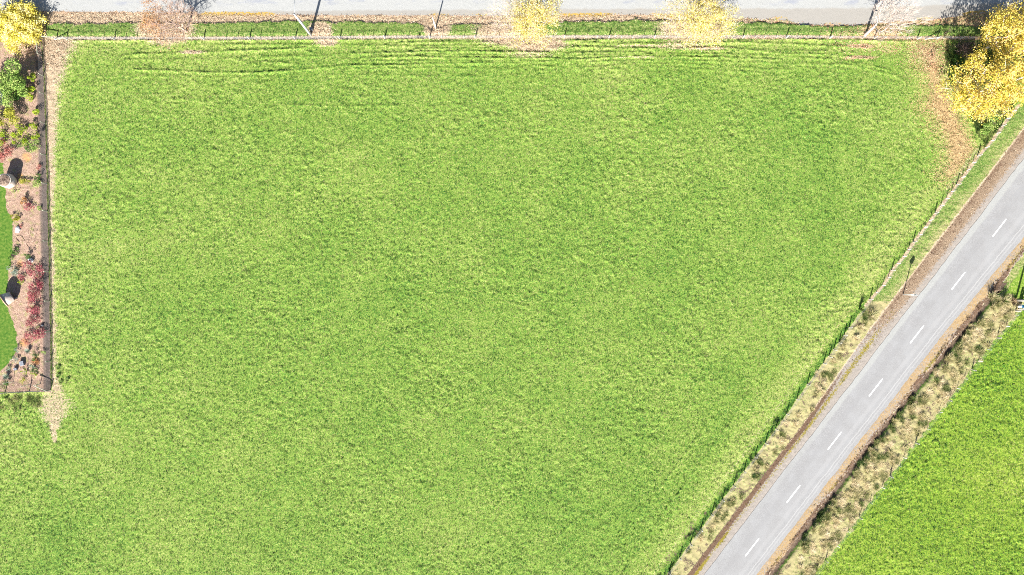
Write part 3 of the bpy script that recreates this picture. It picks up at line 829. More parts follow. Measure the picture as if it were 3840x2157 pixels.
def shrub(px, py, w, d, h, n, size, mat, label, cat='shrub', name='shrub', stem=True, group=None, lumps=5, asp=1.2):
    """w, d in photograph pixels"""
    root = empty(name, PG(px, py), label, cat, group)
    w *= 1.22; d *= 1.22; n = int(n * 1.5)
    c = blob(w / S / 2, d / S / 2, h, n, lumps)
    sh = vn(c[:, 0], c[:, 1], .5, int(px)) * .25
    link_mesh('foliage', leaf_mesh('foliage', c, size, M[mat], .5, asp, var=.5 + sh + RNG.normal(size=len(c)) * .22), root)
    if stem:
        mb = MB()
        for k in range(5):
            a = RNG.uniform(0, 6.28); l = .3 * w / S / 2
            mb.tube([(0, 0, -.03), (math.cos(a) * l * .5, math.sin(a) * l * .5, h * .35), (math.cos(a) * l, math.sin(a) * l, h * .6)], [.03, .02, .01], 5)
        mb.build('stem', M['bark'], root)
    return root

def spiky(px, py, w, h, n, mat, label, width=.05, cat='plant', name='spiky_plant', arch=.5, group=None):
    root = bpy.data.objects.new(name, None)
    v, f, vr = blades(np.zeros((n, 2)) + RNG.normal(size=(n, 2)) * w / S * .05, np.zeros(n), RNG.uniform(.75, 1.1, n) * h, w / S / 2, width, arch)
    me = np_mesh(name, v, f, M[mat], fattrs=dict(var=vr))
    o = link_mesh(name, me, None, PG(px, py)); return tag(o, label, cat, group)

def blades(base, bz, h, reach, width, arch=.5, bend=None, varc=None, segs=((0, 1), (.4, .9), (.75, .6), (1.0, .12))):
    """tapered arching grass blades, 3 segments; base (n,2), returns verts, faces, var"""
    n = len(base)
    a = RNG.uniform(0, 2 * PI, n); d = np.stack([np.cos(a), np.sin(a)], 1)
    if bend is not None:
        d = d + np.array(bend); d /= np.linalg.norm(d, axis=1)[:, None] + 1e-6
    s = np.stack([-d[:, 1], d[:, 0]], 1)
    rch = reach * RNG.uniform(.25, 1.0, n) if np.isscalar(reach) else reach
    pts = []
    for f, wf in segs:
        off = rch * (f ** (1 + arch)); zz = bz + h * (f - arch * .55 * f ** 2.2)
        xy = base + d * off[:, None]
        w_ = width * wf * .5
        pts.append(np.concatenate([xy + s * w_, zz[:, None]], 1)); pts.append(np.concatenate([xy - s * w_, zz[:, None]], 1))
    V_ = np.stack(pts, 1).reshape(-1, 3)
    ns = len(segs)
    i = np.arange(n) * ns * 2
    F_ = np.concatenate([np.stack([i + k, i + k + 1, i + k + 3, i + k + 2], 1) for k in range(0, 2 * ns - 2, 2)])
    vr = RNG.uniform(0, 1, n) if varc is None else varc
    return V_, F_, np.clip(np.tile(vr, ns - 1), 0, 1)

shrub(68, 318, 104, 110, 3.4, 3200, .17, 'conifer', 'large soft green bush, tallest plant in the garden bed, below the yellow corner tree', 'bush', 'bush', lumps=8)
shrub(34, 340, 80, 130, 2.9, 1700, .17, 'conifer', 'soft green bush added at the left edge to deepen shade by the tallest bush', 'bush', 'bush', lumps=6)  # extra bush, put in to throw more shade on the bed
shrub(12, 372, 50, 60, 1.4, 600, .14, 'silver', 'grey green bush at the left picture edge above the yellow green bush', 'bush', 'bush')
shrub(70, 362, 46, 40, 1.2, 420, .13, 'green', 'dark green bush in shade under the tallest garden bush', 'bush', 'bush')
shrub(46, 450, 92, 70, 2.1, 1800, .13, 'yelgreen', 'wide yellow green bush at the left edge below the shaded bark strip', 'bush', 'bush', lumps=7)
for (x, y, w, h, lb) in ((129, 290, 28, .9, 'lime shrub nearest the fence beside the tallest bush, topmost of the lime ones'),
                         (124, 336, 26, .85, 'lime shrub second from the top along the fence'),
                         (118, 371, 28, .85, 'lime shrub third from the top, left of the fence netting'),
                         (141, 423, 26, .8, 'small lime shrub touching the fence netting beside the yellow green bush'),
                         (92, 482, 34, 1.0, 'round lime shrub just right of the wide yellow green bush'),
                         (133, 476, 26, .8, 'small lime shrub between the round lime shrub and the fence'),
                         (142, 512, 34, 1.1, 'lime shrub with dark shade behind it against the fence netting'),
                         (98, 516, 50, 1.1, 'long lime shrub in the row above the light green shrub'),
                         (62, 522, 38, 1.0, 'darker lime shrub in the middle of the lime row'),
                         (22, 518, 52, .9, 'lime shrub at the left end of the lime row above the pink one')):
    shrub(x, y, w, w * .95, h, 130 + int(w * 5), .11, 'lime', lb, group='lime shrubs in the garden bed', stem=False, name='lime_shrub', lumps=3)
shrub(132, 548, 50, 40, .65, 420, .10, 'conifer', 'light green spreading shrub by the fence above the fifth fence post')
shrub(112, 556, 26, 24, .5, 160, .10, 'green', 'dark green little shrub left of the light green spreading shrub', stem=False)
shrub(78, 540, 26, 26, .5, 160, .10, 'green', 'dark shrub under the lime row above bare mulch', stem=False)
shrub(25, 568, 66, 74, 1.1, 900, .11, 'pinkred', 'pink red shrub at the left edge above the round stone pot', 'bush', 'red_bush', lumps=7)
shrub(149, 626, 18, 22, .55, 140, .09, 'pinkred', 'small red orange shrub in the shade by the netting', stem=False)
shrub(147, 662, 22, 24, .6, 170, .10, 'green', 'dark green shrub in shade beside the netting right of the round stone pot', stem=False)
shrub(98, 684, 50, 22, .4, 280, .10, 'yelgreen', 'low yellow shrub right of the round stone pot', stem=False)
shrub(138, 688, 38, 26, .45, 300, .10, 'conifer', 'low light green shrub touching the netting right of the yellow shrub', stem=False)
shrub(97, 755, 26, 28, .8, 260, .10, 'orange', 'rounded orange shrub throwing a dark shadow in the mulch')
shrub(112, 775, 34, 26, 1.0, 240, .10, 'red', 'dark maroon shrub behind the rounded orange shrub')
shrub(150, 780, 16, 18, .5, 110, .09, 'conifer', 'little green sprig beside the netting level with the orange shrub', stem=False)
shrub(60, 705, 36, 40, .35, 220, .09, 'conifer', 'thin low green plant below the round stone pot', 'plant', 'plant', stem=False)
shrub(62, 815, 34, 30, .5, 300, .10, 'yelgreen', 'yellow green shrub beside the lawn above the white stone', stem=False)
shrub(82, 848, 14, 12, .35, 70, .08, 'pinkred', 'tiny bright red plant next to the white stone', 'plant', 'plant', stem=False)
shrub(62, 942, 30, 26, .6, 240, .10, 'green', 'dark green shrub by the lawn edge below the coiled hose', stem=False)
shrub(48, 968, 20, 18, .45, 120, .09, 'green', 'small dark shrub at the lawn edge, between two larger shrubs', stem=False)
shrub(55, 1012, 40, 34, .7, 380, .09, 'silver', 'grey green rounded shrub at the lawn edge above the tilted pot')
shrub(112, 962, 22, 20, .9, 200, .09, 'green', 'upright green shrub above the bright white stone')
shrub(86, 1040, 26, 26, .6, 190, .09, 'red', 'maroon shrub left of the long red hedge')
shrub(80, 1058, 20, 16, .4, 110, .09, 'lime', 'lime green plant by the dark pot shadow', 'plant', 'plant', stem=False)
shrub(112, 998, 40, 46, .7, 330, .09, 'red', 'thin dark red shrub at the top end of the long red hedge')
for (x, y, w, d, h, n_, lb) in ((145, 1025, 46, 60, 1.1, 620, 'dark red shrub against the netting, first of the long red hedge from the top'),
                            (146, 1080, 50, 66, 1.2, 760, 'dark red shrub right of the tilted pot, against the netting'),
                            (142, 1135, 56, 66, 1.2, 760, 'dark red shrub in the long hedge just below the tilted pot'),
                            (138, 1190, 60, 66, 1.1, 760, 'dark red shrub in the long hedge with a small grey bucket below'),
                            (135, 1255, 78, 50, .9, 760, 'wide dark red shrub at the bottom end of the long red hedge')):
    shrub(x, y, w, d, h, int(n_ * .85), .10, 'red', lb, 'shrub', 'red_shrub', group='red hedge shrubs along the netting', lumps=6)
shrub(118, 1100, 40, 90, .5, 330, .08, 'pinkred', 'thin pink shrub left of the long red hedge', stem=False)
shrub(110, 1270, 50, 50, .5, 330, .08, 'pinkred', 'faded pink shrub below the long red hedge', stem=False)
spiky(110, 1316, 26, .7, 220, 'silver', 'pale silver rounded tussock plant, left of the round green shrub', .03, arch=.5)
shrub(133, 1336, 26, 26, .7, 330, .07, 'green', 'round clipped green shrub between the silver tussock and the fence')
spiky(28, 1412, 32, .8, 260, 'silver', 'pale silver tussock plant near the bottom left fence corner', .03, arch=.5)
shrub(20, 1440, 40, 26, .6, 320, .08, 'green', 'green shrub below the pale silver tussock near the bottom fence')
shrub(72, 1312, 18, 20, .6, 130, .08, 'silver', 'small grey green plant left of the silver tussock', 'plant', 'plant', stem=False)
shrub(168, 1323, 18, 16, .5, 110, .08, 'conifer', 'pale green plant against the netting right of the clipped shrub', 'plant', 'plant', stem=False)
shrub(137, 1360, 30, 22, .4, 200, .08, 'orange', 'low orange shrub below the round clipped green shrub', stem=False)
shrub(122, 1376, 22, 18, .5, 140, .08, 'silver', 'grey green plant left of the dark green plant below the orange shrub', 'plant', 'plant', stem=False)
shrub(136, 1386, 24, 24, .6, 170, .08, 'green', 'dark green plant below the low orange shrub', 'plant', 'plant', stem=False)
shrub(130, 1405, 24, 16, .4, 130, .08, 'lime', 'lime plant between the dark green plant and the wooden brace', 'plant', 'plant', stem=False)
shrub(95, 1392, 20, 22, .5, 140, .08, 'lime', 'lime plant between the two leaning stakes', 'plant', 'plant', stem=False)
shrub(92, 1430, 22, 24, .6, 150, .08, 'yelgreen', 'yellow green plant close above the bottom fence', 'plant', 'plant', stem=False)
shrub(60, 1350, 26, 22, .5, 170, .08, 'silver', 'grey plant left of the grey slab', 'plant', 'plant', stem=False)
shrub(34, 1382, 18, 16, .45, 110, .08, 'silver', 'small pale plant at the lawn edge near the bottom of the bed', 'plant', 'plant', stem=False)

# ------------------------------------------------------------------ pots, stones and small garden things
def round_pot():
    root = empty('stone_pot', PG(45, 682), 'round pale stone pot filled with dry soil and twigs beside the lawn', 'pot')
    mb = MB(); mb.lathe([(.62, 0), (.92, .25), (1.08, .65), (1.06, 1.05), (.92, 1.4), (.90, 1.5), (.98, 1.56), (.98, 1.62), (.84, 1.62), (.82, 1.5)], 32, jit=.012)
    mb.build('pot_body', M['pot'], root, smooth=True)
    s_ = MB(); s_.lathe([(.86, 1.6), (.8, 1.68), (.5, 1.76), (.02, 1.78)], 24, jit=.02); s_.build('soil', M['soil'], root)
    tw = MB()
    for k in range(110):
        a = random.uniform(0, 6.28); r = random.uniform(0, .85); b = random.uniform(0, 6.28); l = random.uniform(.15, .45)
        p = Vector((math.cos(a) * r, math.sin(a) * r, 1.76)); tw.tube([p, p + Vector((math.cos(b) * l, math.sin(b) * l, random.uniform(.02, .2)))], [.018, .008], 4)
    tw.build('dry_twigs', M['twig'], root)
round_pot()
def tilted_pot():
    root = empty('tilted_pot', PG(46, 1118), 'big white tapered pot tipped over on the lawn edge beside its round shadow', 'pot')
    ax = Vector((-.78, -.50, .42)).normalized()         # rim points this way
    rot = ax.to_track_quat('Z', 'Y').to_matrix()
    off = Vector((.45, .3, .62))
    mb = MB(); mb.lathe([(.66, 0), (.72, .1), (.82, .6), (.92, 1.15)], 32, rot, off); mb.build('pot_body', M['pot'], root, smooth=True)
    r2 = MB(); r2.lathe([(.925, 1.15), (1.02, 1.17), (1.03, 1.3), (.92, 1.31), (.86, 1.2)], 32, rot, off); r2.build('rim', M['rim'], root, smooth=True)
    b2 = MB(); b2.lathe([(.0, -.012), (.4, -.01), (.655, -.004)], 28, rot, off); b2.build('pot_base', M['darkpot'], root)  # shade on the underside comes from this darker colour
    w2 = MB()
    for a in (0, 2.2, 4.3):
        p = Vector((math.cos(a) * .5 + .1, math.sin(a) * .5, -.02)); w2 = MB(); w2.box(p + Vector((0, 0, .16)), .3, .25, .36, .04)
        w2.build('support_stone', M['slab'], root)
tilted_pot()

def rock(px, py, w, d, h, mat, name, label, cat='stone'):
    mb = MB(); n = 12; rings = []
    for zf, rf in ((-.05, .92), (.25, 1.0), (.65, .85), (.92, .5), (1.0, .15)):
        ring = []
        for k in range(n):
            a = 2 * PI * k / n; j = 1 + .16 * math.sin(2 * a + px) + .1 * math.sin(5 * a + py) + random.uniform(-.05, .05)
            ring.append((math.cos(a) * w / S / 2 * rf * j, math.sin(a) * d / S / 2 * rf * j, h * zf))
        rings.append(ring)
    for r in rings: mb.v += r
    for j in range(len(rings) - 1):
        for k in range(n):
            mb.f.append((j * n + k, j * n + (k + 1) % n, (j + 1) * n + (k + 1) % n, (j + 1) * n + k))
    mb.f.append(tuple((len(rings) - 1) * n + k for k in range(n)))
    o = mb.build(name, M[mat], None, PG(px, py)); return tag(o, label, cat)
rock(68, 862, 22, 24, .35, 'stone', 'white_stone', 'white stone at the lawn edge next to a tiny red plant')
rock(116, 976, 20, 18, .35, 'stone', 'white_stone', 'bright white stone in the middle of the mulch above the red hedge')
rock(160, 1220, 9, 8, .3, 'slab', 'grey_stone', 'little pale grey stone half hidden in the red hedge')
for (x, y, lb) in ((86, 1362, 'larger grey slab of the two lying among silver plants'), (62, 1383, 'smaller pale grey slab left of the larger slab')):
    mb = MB(); mb.box((0, 0, .18), .62 if x > 70 else .45, .7 if x > 70 else .35, .34, .03, Matrix.Rotation(.2, 3, 'Z') @ Matrix.Rotation(.12, 3, 'X'))
    tag(mb.build('stone_slab', M['slab'], None, PG(x, y)), lb, 'slab', 'grey slabs in the garden bed')
mb = MB(); pts = []
for k in range(40):
    a = k / 39 * 4.2 * PI; r = .42 + .05 * math.sin(k)
    pts.append((math.cos(a) * r, math.sin(a) * r * 1.1, .05 + .001 * k))
pts += [(.75, -.2, .05), (1.1, -.9, .05), (1.35, -1.3, .05)]
mb.tube(pts, .03, 5); tag(mb.build('coiled_hose', M['rim'], None, PG(72, 895)), 'loose coil of tan hose lying on the mulch below the white stone', 'hose')
# trellis-like fine stakes whose thin shadows stripe the mulch
for i, (x, y, lb) in enumerate(((106, 905, 'thin garden stake, leftmost of the three in the bare mulch'), (116, 900, 'thin garden stake, middle of the three in the bare mulch'), (127, 912, 'thin garden stake, rightmost of the three in the bare mulch'))):
    mb = MB(); mb.tube([(0, 0, -.05), (.01, .02, 1.6)], [.022, .018], 6); tag(mb.build('garden_stake', M['twig'], None, PG(x, y)), lb, 'stake', 'thin stakes in the mulch')
for (x, y, tx, ty, h, lb) in ((105, 1392, -.6, -.1, 1.5, 'leaning pale stake above the larger grey slab'), (118, 1440, -.5, -.2, 1.6, 'leaning pale stake above the bottom fence'), (52, 1432, -.5, .0, 1.6, 'leaning pale stake beside the bottom silver tussock')):
    mb = MB(); mb.tube([(0, 0, -.05), (tx * .5, ty * .5, h * .5), (tx, ty, h)], [.045, .042, .04], 8)
    tag(mb.build('garden_post', M['greenpost'], None, PG(x, y)), lb, 'stake', 'leaning stakes in the garden bed')

# ------------------------------------------------------------------ fences
def post_mesh(name, w, d, h, mat, bev=.012):
    mb = MB(); mb.box((0, 0, h / 2 - .05), w, d, h + .1, bev); return mb.mesh(name, mat)
def round_post_mesh(name, r, h, mat):
    mb = MB(); mb.tube([(0, 0, -.1), (0, 0, h * .5), (0, 0, h - .03), (0, 0, h)], [r, r * .97, r * .93, r * .78], 10); return mb.mesh(name, mat)
def add_part(root, name, me, world_p, rot=(0, 0, 0)):
    o = bpy.data.objects.new(name, me); COL.objects.link(o); o.parent = root
    o.location = Vector(world_p) - root.location; o.rotation_euler = rot; return o
def wires(root, line, heights, mat, r=.006):
    for h in heights:
        mb = MB(); mb.tube([Vector((p.x, p.y, p.z + h)) - root.location for p in line], r, 4, False)
        mb.build('wire', mat, root)

# fence along the gravel road
root = empty('wire_fence', PG(214, 148), 'long pale post and wire fence between the gravel road verge and the big pasture', 'fence')
big = round_post_mesh('post', .085, 1.12, M['post']); bat = post_mesh('batten', .05, .05, 1.0, M['post'], .006)
pxs = [214, 252, 430, 600, 765, 936, 1107, 1275, 1443, 1612, 1782, 1950, 2115, 2283, 2453, 2620, 2785, 2947, 3111, 3277, 3439, 3511, 3600, 3700]
line = []
for i, x in enumerate(pxs):
    p = P(x, float(TF(x)), 0); line.append(p)
    add_part(root, 'post', big, p, (random.uniform(-.04, .04), random.uniform(-.05, .05), random.uniform(0, 3)))
    if i and pxs[i] - pxs[i - 1] > 120:
        for k in (1, 2, 3):
            xx = pxs[i - 1] + (x - pxs[i - 1]) * k / 4 + random.uniform(-4, 4)
            add_part(root, 'batten', bat, P(xx, float(TF(xx)), 0), (random.uniform(-.05, .05), random.uniform(-.06, .06), random.uniform(0, 3)))
wires(root, line, (.25, .42, .58, .74, .9, 1.02), M['wire'])
mb = MB(); mb.tube([P(205, 150, .12) - root.location, P(252, 149, .95) - root.location], .05, 8); mb.build('stay', M['greenpost'], root)
mb = MB(); mb.tube([P(3511, 148, .98) - root.location, P(3468, 148, .1) - root.location], .06, 8); mb.build('stay', M['post'], root)

# fence along the sealed road
root = empty('wire_fence', PG(3818, 395), 'slanting wire fence with white posts between the pasture and the sealed road', 'fence')
upper = [(3795, 418), (3775, 446), (3755, 473), (3737, 500), (3717, 528), (3695, 554), (3665, 585), (3647, 611), (3626, 639), (3606, 666), (3586, 693), (3567, 719), (3547, 746), (3526, 773), (3506, 800), (3486, 827), (3466, 854), (3448, 881), (3424, 908), (3405, 936), (3387, 962), (3366, 988), (3342, 1014), (3330, 1042), (3309, 1070), (3285, 1097), (3261, 1123)]
lower = [(3184, 1228), (3165, 1258), (3146, 1284), (3126, 1310), (3108, 1336), (3088, 1363), (3027, 1440), (2988, 1497), (2949, 1552), (2908, 1607), (2870, 1660), (2831, 1712), (2790, 1766), (2750, 1820), (2708, 1873), (2668, 1928), (2628, 1982), (2588, 2036), (2548, 2090), (2508, 2145)]
wp = post_mesh('batten', .06, .06, .95, M['white'], .006); wb = round_post_mesh('post', .08, 1.12, M['post'])
line = []
for i, (x, y) in enumerate(upper + lower):
    p = P(x, y, 0); line.append(p)
    thick = (i % 4 == 2) if i < len(upper) else True
    h_ = wb if thick else wp
    add_part(root, 'post' if thick else 'batten', h_, p, (random.uniform(-.06, .06), random.uniform(-.06, .06), random.uniform(0, 3)))
wires(root, line, (.25, .42, .58, .74, .9, 1.02), M['wire'])

# fence along the far side of the sealed road
root = empty('wire_fence', PG(3840, 1142), 'low pale wire fence at the edge of the right hand paddock beyond the tussock strip', 'fence')
line = []
pp = [(3668, 1354), (3644, 1385), (3616, 1421), (3588, 1457), (3554, 1500), (3520, 1544), (3475, 1607), (3432, 1660), (3388, 1716), (3367, 1743), (3337, 1785), (3306, 1827), (3262, 1883), (3221, 1938), (3180, 1992), (3138, 2047), (3096, 2102), (3056, 2155)]
pp = [(3840, 1140), (3806, 1182), (3772, 1225), (3738, 1267), (3703, 1310)] + pp
for i, (x, y) in enumerate(pp):
    p = P(x, y, -.05); line.append(p)
    add_part(root, 'post', wp if i % 3 else wb, p, (random.uniform(-.08, .08), random.uniform(-.08, .08), random.uniform(0, 3)))
wires(root, line, (.3, .5, .7, .88), M['wire'])

# netting fence round the garden
def netting(p0, p1, h, step=.075):
    mb_v = []; mb_f = []
    d = p1 - p0; L = d.length; n = int(L / step); u = d.normalized(); s = Vector((-u.y, u.x, 0))
    r = .006
    def strip(a, b, w1, w2):
        i = len(mb_v)
        for q_ in (a, b):
            mb_v.extend([tuple(q_ + w1), tuple(q_ + w2), tuple(q_ - w1 * .8 - w2 * .8)])
        for k in range(3): mb_f.append((i + k, i + (k + 1) % 3, i + 3 + (k + 1) % 3, i + 3 + k))
    for k in range(n + 1):
        a = p0 + d * (k / n); strip(a + Vector((0, 0, .0)), a + Vector((0, 0, h)), u * r, s * r)
    m = int(h / step)
    for k in range(m + 1):
        strip(p0 + Vector((0, 0, h * k / m)) + s * .009, p1 + Vector((0, 0, h * k / m)) + s * .009, Vector((0, 0, r)), s * r)
    return mb_v, mb_f
root = empty('netting_fence', PG(190, 1463), 'grey wire netting fence on green posts around the planted garden bed', 'fence')
gp = [(152, 146), (158, 209), (163, 285), (165, 352), (169, 463), (171, 582), (175, 689), (177, 792), (180, 905), (182, 1018), (185, 1129), (187, 1243), (189, 1354), (190, 1463)]
gb = [(190, 1463), (110, 1467), (20, 1472), (-70, 1477)]
gpost = round_post_mesh('post', .07, 1.15, M['greenpost'])
V_ = []; 
for pts in (gp, gb):
    for a, b in zip(pts[:-1], pts[1:]):
        v, f = netting(P(*a) - root.location, P(*b) - root.location, 1.05)
        me = np_mesh('netting', v, f, M['darkwire']); link_mesh('netting', me, root)
for (x, y) in gp + gb[1:]:
    add_part(root, 'post', gpost, P(x, y), (random.uniform(-.03, .03), random.uniform(-.03, .03), 0))
for a, b in (((152, 146, 1.1), (158, 209, 1.1)), ((152, 146, 1.1), (212, 148, 1.0)), ((142, 1442, 1.0), (188, 1463, .95))):
    mb = MB(); mb.tube([P(*a) - root.location, P(*b) - root.location], .055, 8); mb.build('rail', M['greenpost'], root)
mb = MB(); mb.tube([P(150, 1441, 1.05) - root.location, P(152, 1440, -.1) - root.location], .06, 8); mb.build('post', M['greenpost'], root)

# ------------------------------------------------------------------ street lamp, poles, sign
root = empty('street_lamp', PG(1166, 131), 'tall tapering grey street lamp pole with a thin arm reaching over the gravel road', 'street lamp')
mb = MB(); mb.tube([(0, 0, -.1), (-.02, 0, 4), (-.05, .02, 7.9)], [.20, .16, .115], 14); mb.build('pole', M['steel'], root, smooth=True)
mb = MB(); mb.tube([(-.05, .0, 7.7), (-.02, .6, 8.0), (.1, 2.6, 8.25)], [.05, .045, .04], 8); mb.build('arm', M['wire'], root, smooth=True)
mb = MB(); mb.tube([(.1, 2.5, 8.25), (.11, 2.65, 8.24), (.13, 3.1, 8.24), (.15, 3.3, 8.25)], [.06, .13, .15, .07], 10); mb.build('lamp_head', M['steel'], root, smooth=True)
mb = MB(); mb.tube([(-.05, .02, 7.88), (-.05, .02, 7.97), (-.05, .02, 8.02)], [.13, .13, .06], 12); mb.build('pole_cap', M['wire'], root)
mb = MB(); mb.box((.1, .42, .32), .42, .34, .66, .05); tag(mb.build('service_box', M['slab'], None, PG(1168, 124)), 'small dark service box at the foot of the street lamp pole', 'box')

root = empty('white_pole', PG(1634, 106), 'slender white pole standing in leaf litter beside the gravel road', 'pole')
mb = MB(); mb.tube([(0, 0, -.1), (0, 0, 2.6)], [.10, .09], 12); mb.build('lower_pole', M['white'], root, smooth=True)
mb = MB(); mb.tube([(0, 0, 2.6), (0, 0, 4.4)], [.055, .05], 10); mb.build('upper_pole', M['steel'], root, smooth=True)

# round speed sign: blade faces along the road
root = empty('road_sign', PG(3386, 1105), 'round road sign on a white post at the left shoulder of the sealed road', 'sign')
mb = MB(); mb.tube([(0, 0, -.1), (0, 0, 3.75)], [.065, .06], 12); mb.build('sign_post', M['white'], root, smooth=True)
face = Vector((.12, -.99, 0)).normalized()
rot = face.to_track_quat('Z', 'Y').to_matrix()
def disc(r0, r1, t0, t1, nm, mat):
    mb = MB(); mb.lathe([(r1, t0), (r1, t1), (r0, t1)] if r0 > 0 else [(r1, t0), (r1, t1)], 36, rot, (0, -.05, 3.42)); return mb.build(nm, mat, root)
disc(0, .375, .03, .05, 'sign_plate', M['signface'])
mb = MB()
n = 40
for k in range(n):
    a = 2 * PI * k / n
    for r in (.30, .368): mb.v.append(tuple(Vector((0, -.05, 3.42)) + rot @ Vector((math.cos(a) * r, math.sin(a) * r, .054))))
for k in range(n):
    j = (k + 1) % n; mb.f.append((2 * k, 2 * k + 1, 2 * j + 1, 2 * j))
mb.build('red_ring', M['signred'], root)

# ------------------------------------------------------------------ gateway on the right edge
gpos = PG(3808, 1126)
root = empty('gate_post', gpos, 'tall pale timber post at the gateway by the right picture edge', 'post')
mb = MB(); mb.tube([(0, 0, -.1), (0, 0, 1.8), (0, 0, 3.5)], [.15, .145, .13], 12); mb.build('post', M['post'], root, smooth=True)
mb = MB(); mb.tube([(0, 0, 3.5), (0, 0, 3.55)], [.14, .07], 12); mb.build('post_cap', M['steel'], root)
for (x, y, h, lb) in ((3818, 1160, 1.35, 'short pale post below the blue and white drum at the right edge'), (3808, 1166, 1.1, 'shortest pale post at the head of the paddock fence'), (3822, 1128, 1.3, 'short timber post next to the tall gateway post'), (3831, 1124, 1.5, 'short timber post second from the tall gateway post')):
    mb = MB(); mb.tube([(0, 0, -.1), (0, 0, h * .6), (0, 0, h)], [.10, .095, .085], 10)
    tag(mb.build('short_post', M['post'], None, PG(x, y)), lb, 'post', 'short posts at the gateway')
root = empty('wooden_gate', PG(3822, 1126), 'weathered wooden rail gate at the right picture edge', 'gate')
for h in (.35, .65, .95, 1.2):
    mb = MB(); mb.box((1.6, -.05, h), 3.2, .05, .12, .01); mb.build('rail', M['post'], root)
for x in (.15, 1.6, 3.05):
    mb = MB(); mb.box((x, 0.0, .75), .1, .045, 1.15, .01); mb.build('upright', M['post'], root)
root = empty('drum', PG(3822, 1149), 'small blue and white drum between the pale gateway posts', 'drum')
mb = MB(); mb.lathe([(.24, 0), (.27, .05), (.27, .8), (.25, .84)], 24); mb.build('drum_body', M['white'], root, smooth=True)
mb = MB(); mb.lathe([(.25, .842), (.24, .90), (.1, .93)], 24); mb.build('drum_lid', M['blue'], root, smooth=True)

# ------------------------------------------------------------------ flax, tufts, brush
spiky(3712, 1112, 62, 1.5, 130, 'straw', 'tall grey spiky flax clump at the far road edge above the tussock strip', .05, arch=.35, name='flax_clump')
spiky(3757, 1130, 56, 1.4, 120, 'straw', 'spiky flax clump beside the mown grass at the right edge', .05, arch=.35, name='flax_clump')
spiky(3797, 1133, 44, .9, 120, 'brown', 'dark reddish brown clump at the foot of the tall gateway post', .05, arch=.5, name='dark_clump')
spiky(3262, 1186, 62, 1.1, 170, 'straw', 'grey dry tussock at the end of the mown verge beside the sealed road', .04, arch=.45, name='dry_tussock')
spiky(3222, 1160, 26, 1.5, 70, 'tuft', 'tall thin weed standing at the bend of the road fence', .05, arch=.2, name='tall_weed')
for (x, y, lb) in ((222, 1378, 'dark green grass tuft beside the garden fence, topmost of the four'), (222, 1410, 'dark green grass tuft second down beside the garden fence'), (231, 1432, 'dark green grass tuft at the bottom of the four near the fence corner'), (256, 1424, 'dark green grass tuft farthest from the garden fence')):
    spiky(x, y, 24, .38, 160, 'tuft', lb, .035, arch=.6, name='grass_tuft', group='dark grass tufts near the fence corner')
spiky(1570, 140, 18, .75, 60, 'brown', 'small dark dead weed caught on the pasture fence near the white pole', .04, arch=.4, name='dead_weed')
# brush pile and saplings under the golden tree
mb = MB()
for k in range(170):
    a = random.uniform(0, 6.28); r = random.uniform(0, 1.6) ; p = Vector((math.cos(a) * r, math.sin(a) * r * .8, random.uniform(0, .35)))
    b = random.gauss(.7, .5); l = random.uniform(.5, 1.5)
    mb.tube([p, p + Vector((math.cos(b) * l * .5, math.sin(b) * l * .5, random.uniform(0, .2))), p + Vector((math.cos(b) * l, math.sin(b) * l, random.uniform(-.05, .3)))], [.03, .02, .008], 4)
tag(mb.build('brush_pile', M['twig'], None, PG(3612, 188)), 'brown pile of cut branches in shade under the golden tree', 'brush pile')
shrub(3585, 245, 46, 60, .9, 700, .13, 'green', 'dark green bush in the shade left of the brush pile', 'bush', 'bush')
shrub(3612, 262, 40, 40, .8, 500, .12, 'green', 'dark green bush below the brush pile', 'bush', 'bush')
shrub(3720, 460, 60, 60, .7, 800, .12, 'conifer', 'low grey green bush between the golden tree and the road fence', 'bush', 'bush')
shrub(3690, 490, 44, 44, .6, 500, .12, 'conifer', 'low grey green bush nearest the white road fence posts', 'bush', 'bush')
spiky(3540, 142, 26, 1.1, 80, 'straw', 'straw coloured weed at the last post of the pasture fence', .04, arch=.35, name='dry_weed')
root = empty('sapling', PG(3537, 128), 'thin bare sapling beside the last fence post near the gravel road', 'sapling')
nodes, par, ends = skeleton((0, 0, 1.7), (.5, .5, .7), .9, 26, seg=.3)
v, f, rad = skeleton_mesh(nodes, par, .012); link_mesh('trunk', np_mesh('trunk', v, f, M['twig']), root)

# ------------------------------------------------------------------ uncountable grass and fallen leaves
def scatter(n, x0, x1, y0, y1, dens):
    """rejection sample photograph pixel points"""
    px = RNG.uniform(x0, x1, n); py = RNG.uniform(y0, y1, n)
    k = RNG.uniform(0, 1, n) < dens(px, py)
    return px[k], py[k]

def tussocks(name, pts, per, h, reach, width, varf, arch=.55, bend=None, mat='straw'):
    px, py, hs = pts
    n = len(px)
    bx = np.repeat((px - CX) / S, per); by = np.repeat((CY - py) / S, per); bz = np.repeat(hz(px, py), per)
    base = np.stack([bx, by], 1) + RNG.normal(size=(n * per, 2)) * .10
    hh = np.repeat(hs, per) * RNG.uniform(.6, 1.15, n * per) * h
    vr = np.repeat(varf(px, py), per) + RNG.normal(size=n * per) * .13
    v, f, var = blades(base, bz - .03, hh, reach, width, arch, varc=vr, bend=bend)
    o = link_mesh(name, np_mesh(name, v, f, M[mat], fattrs=dict(var=var)))
    return tag(o, kind='stuff')

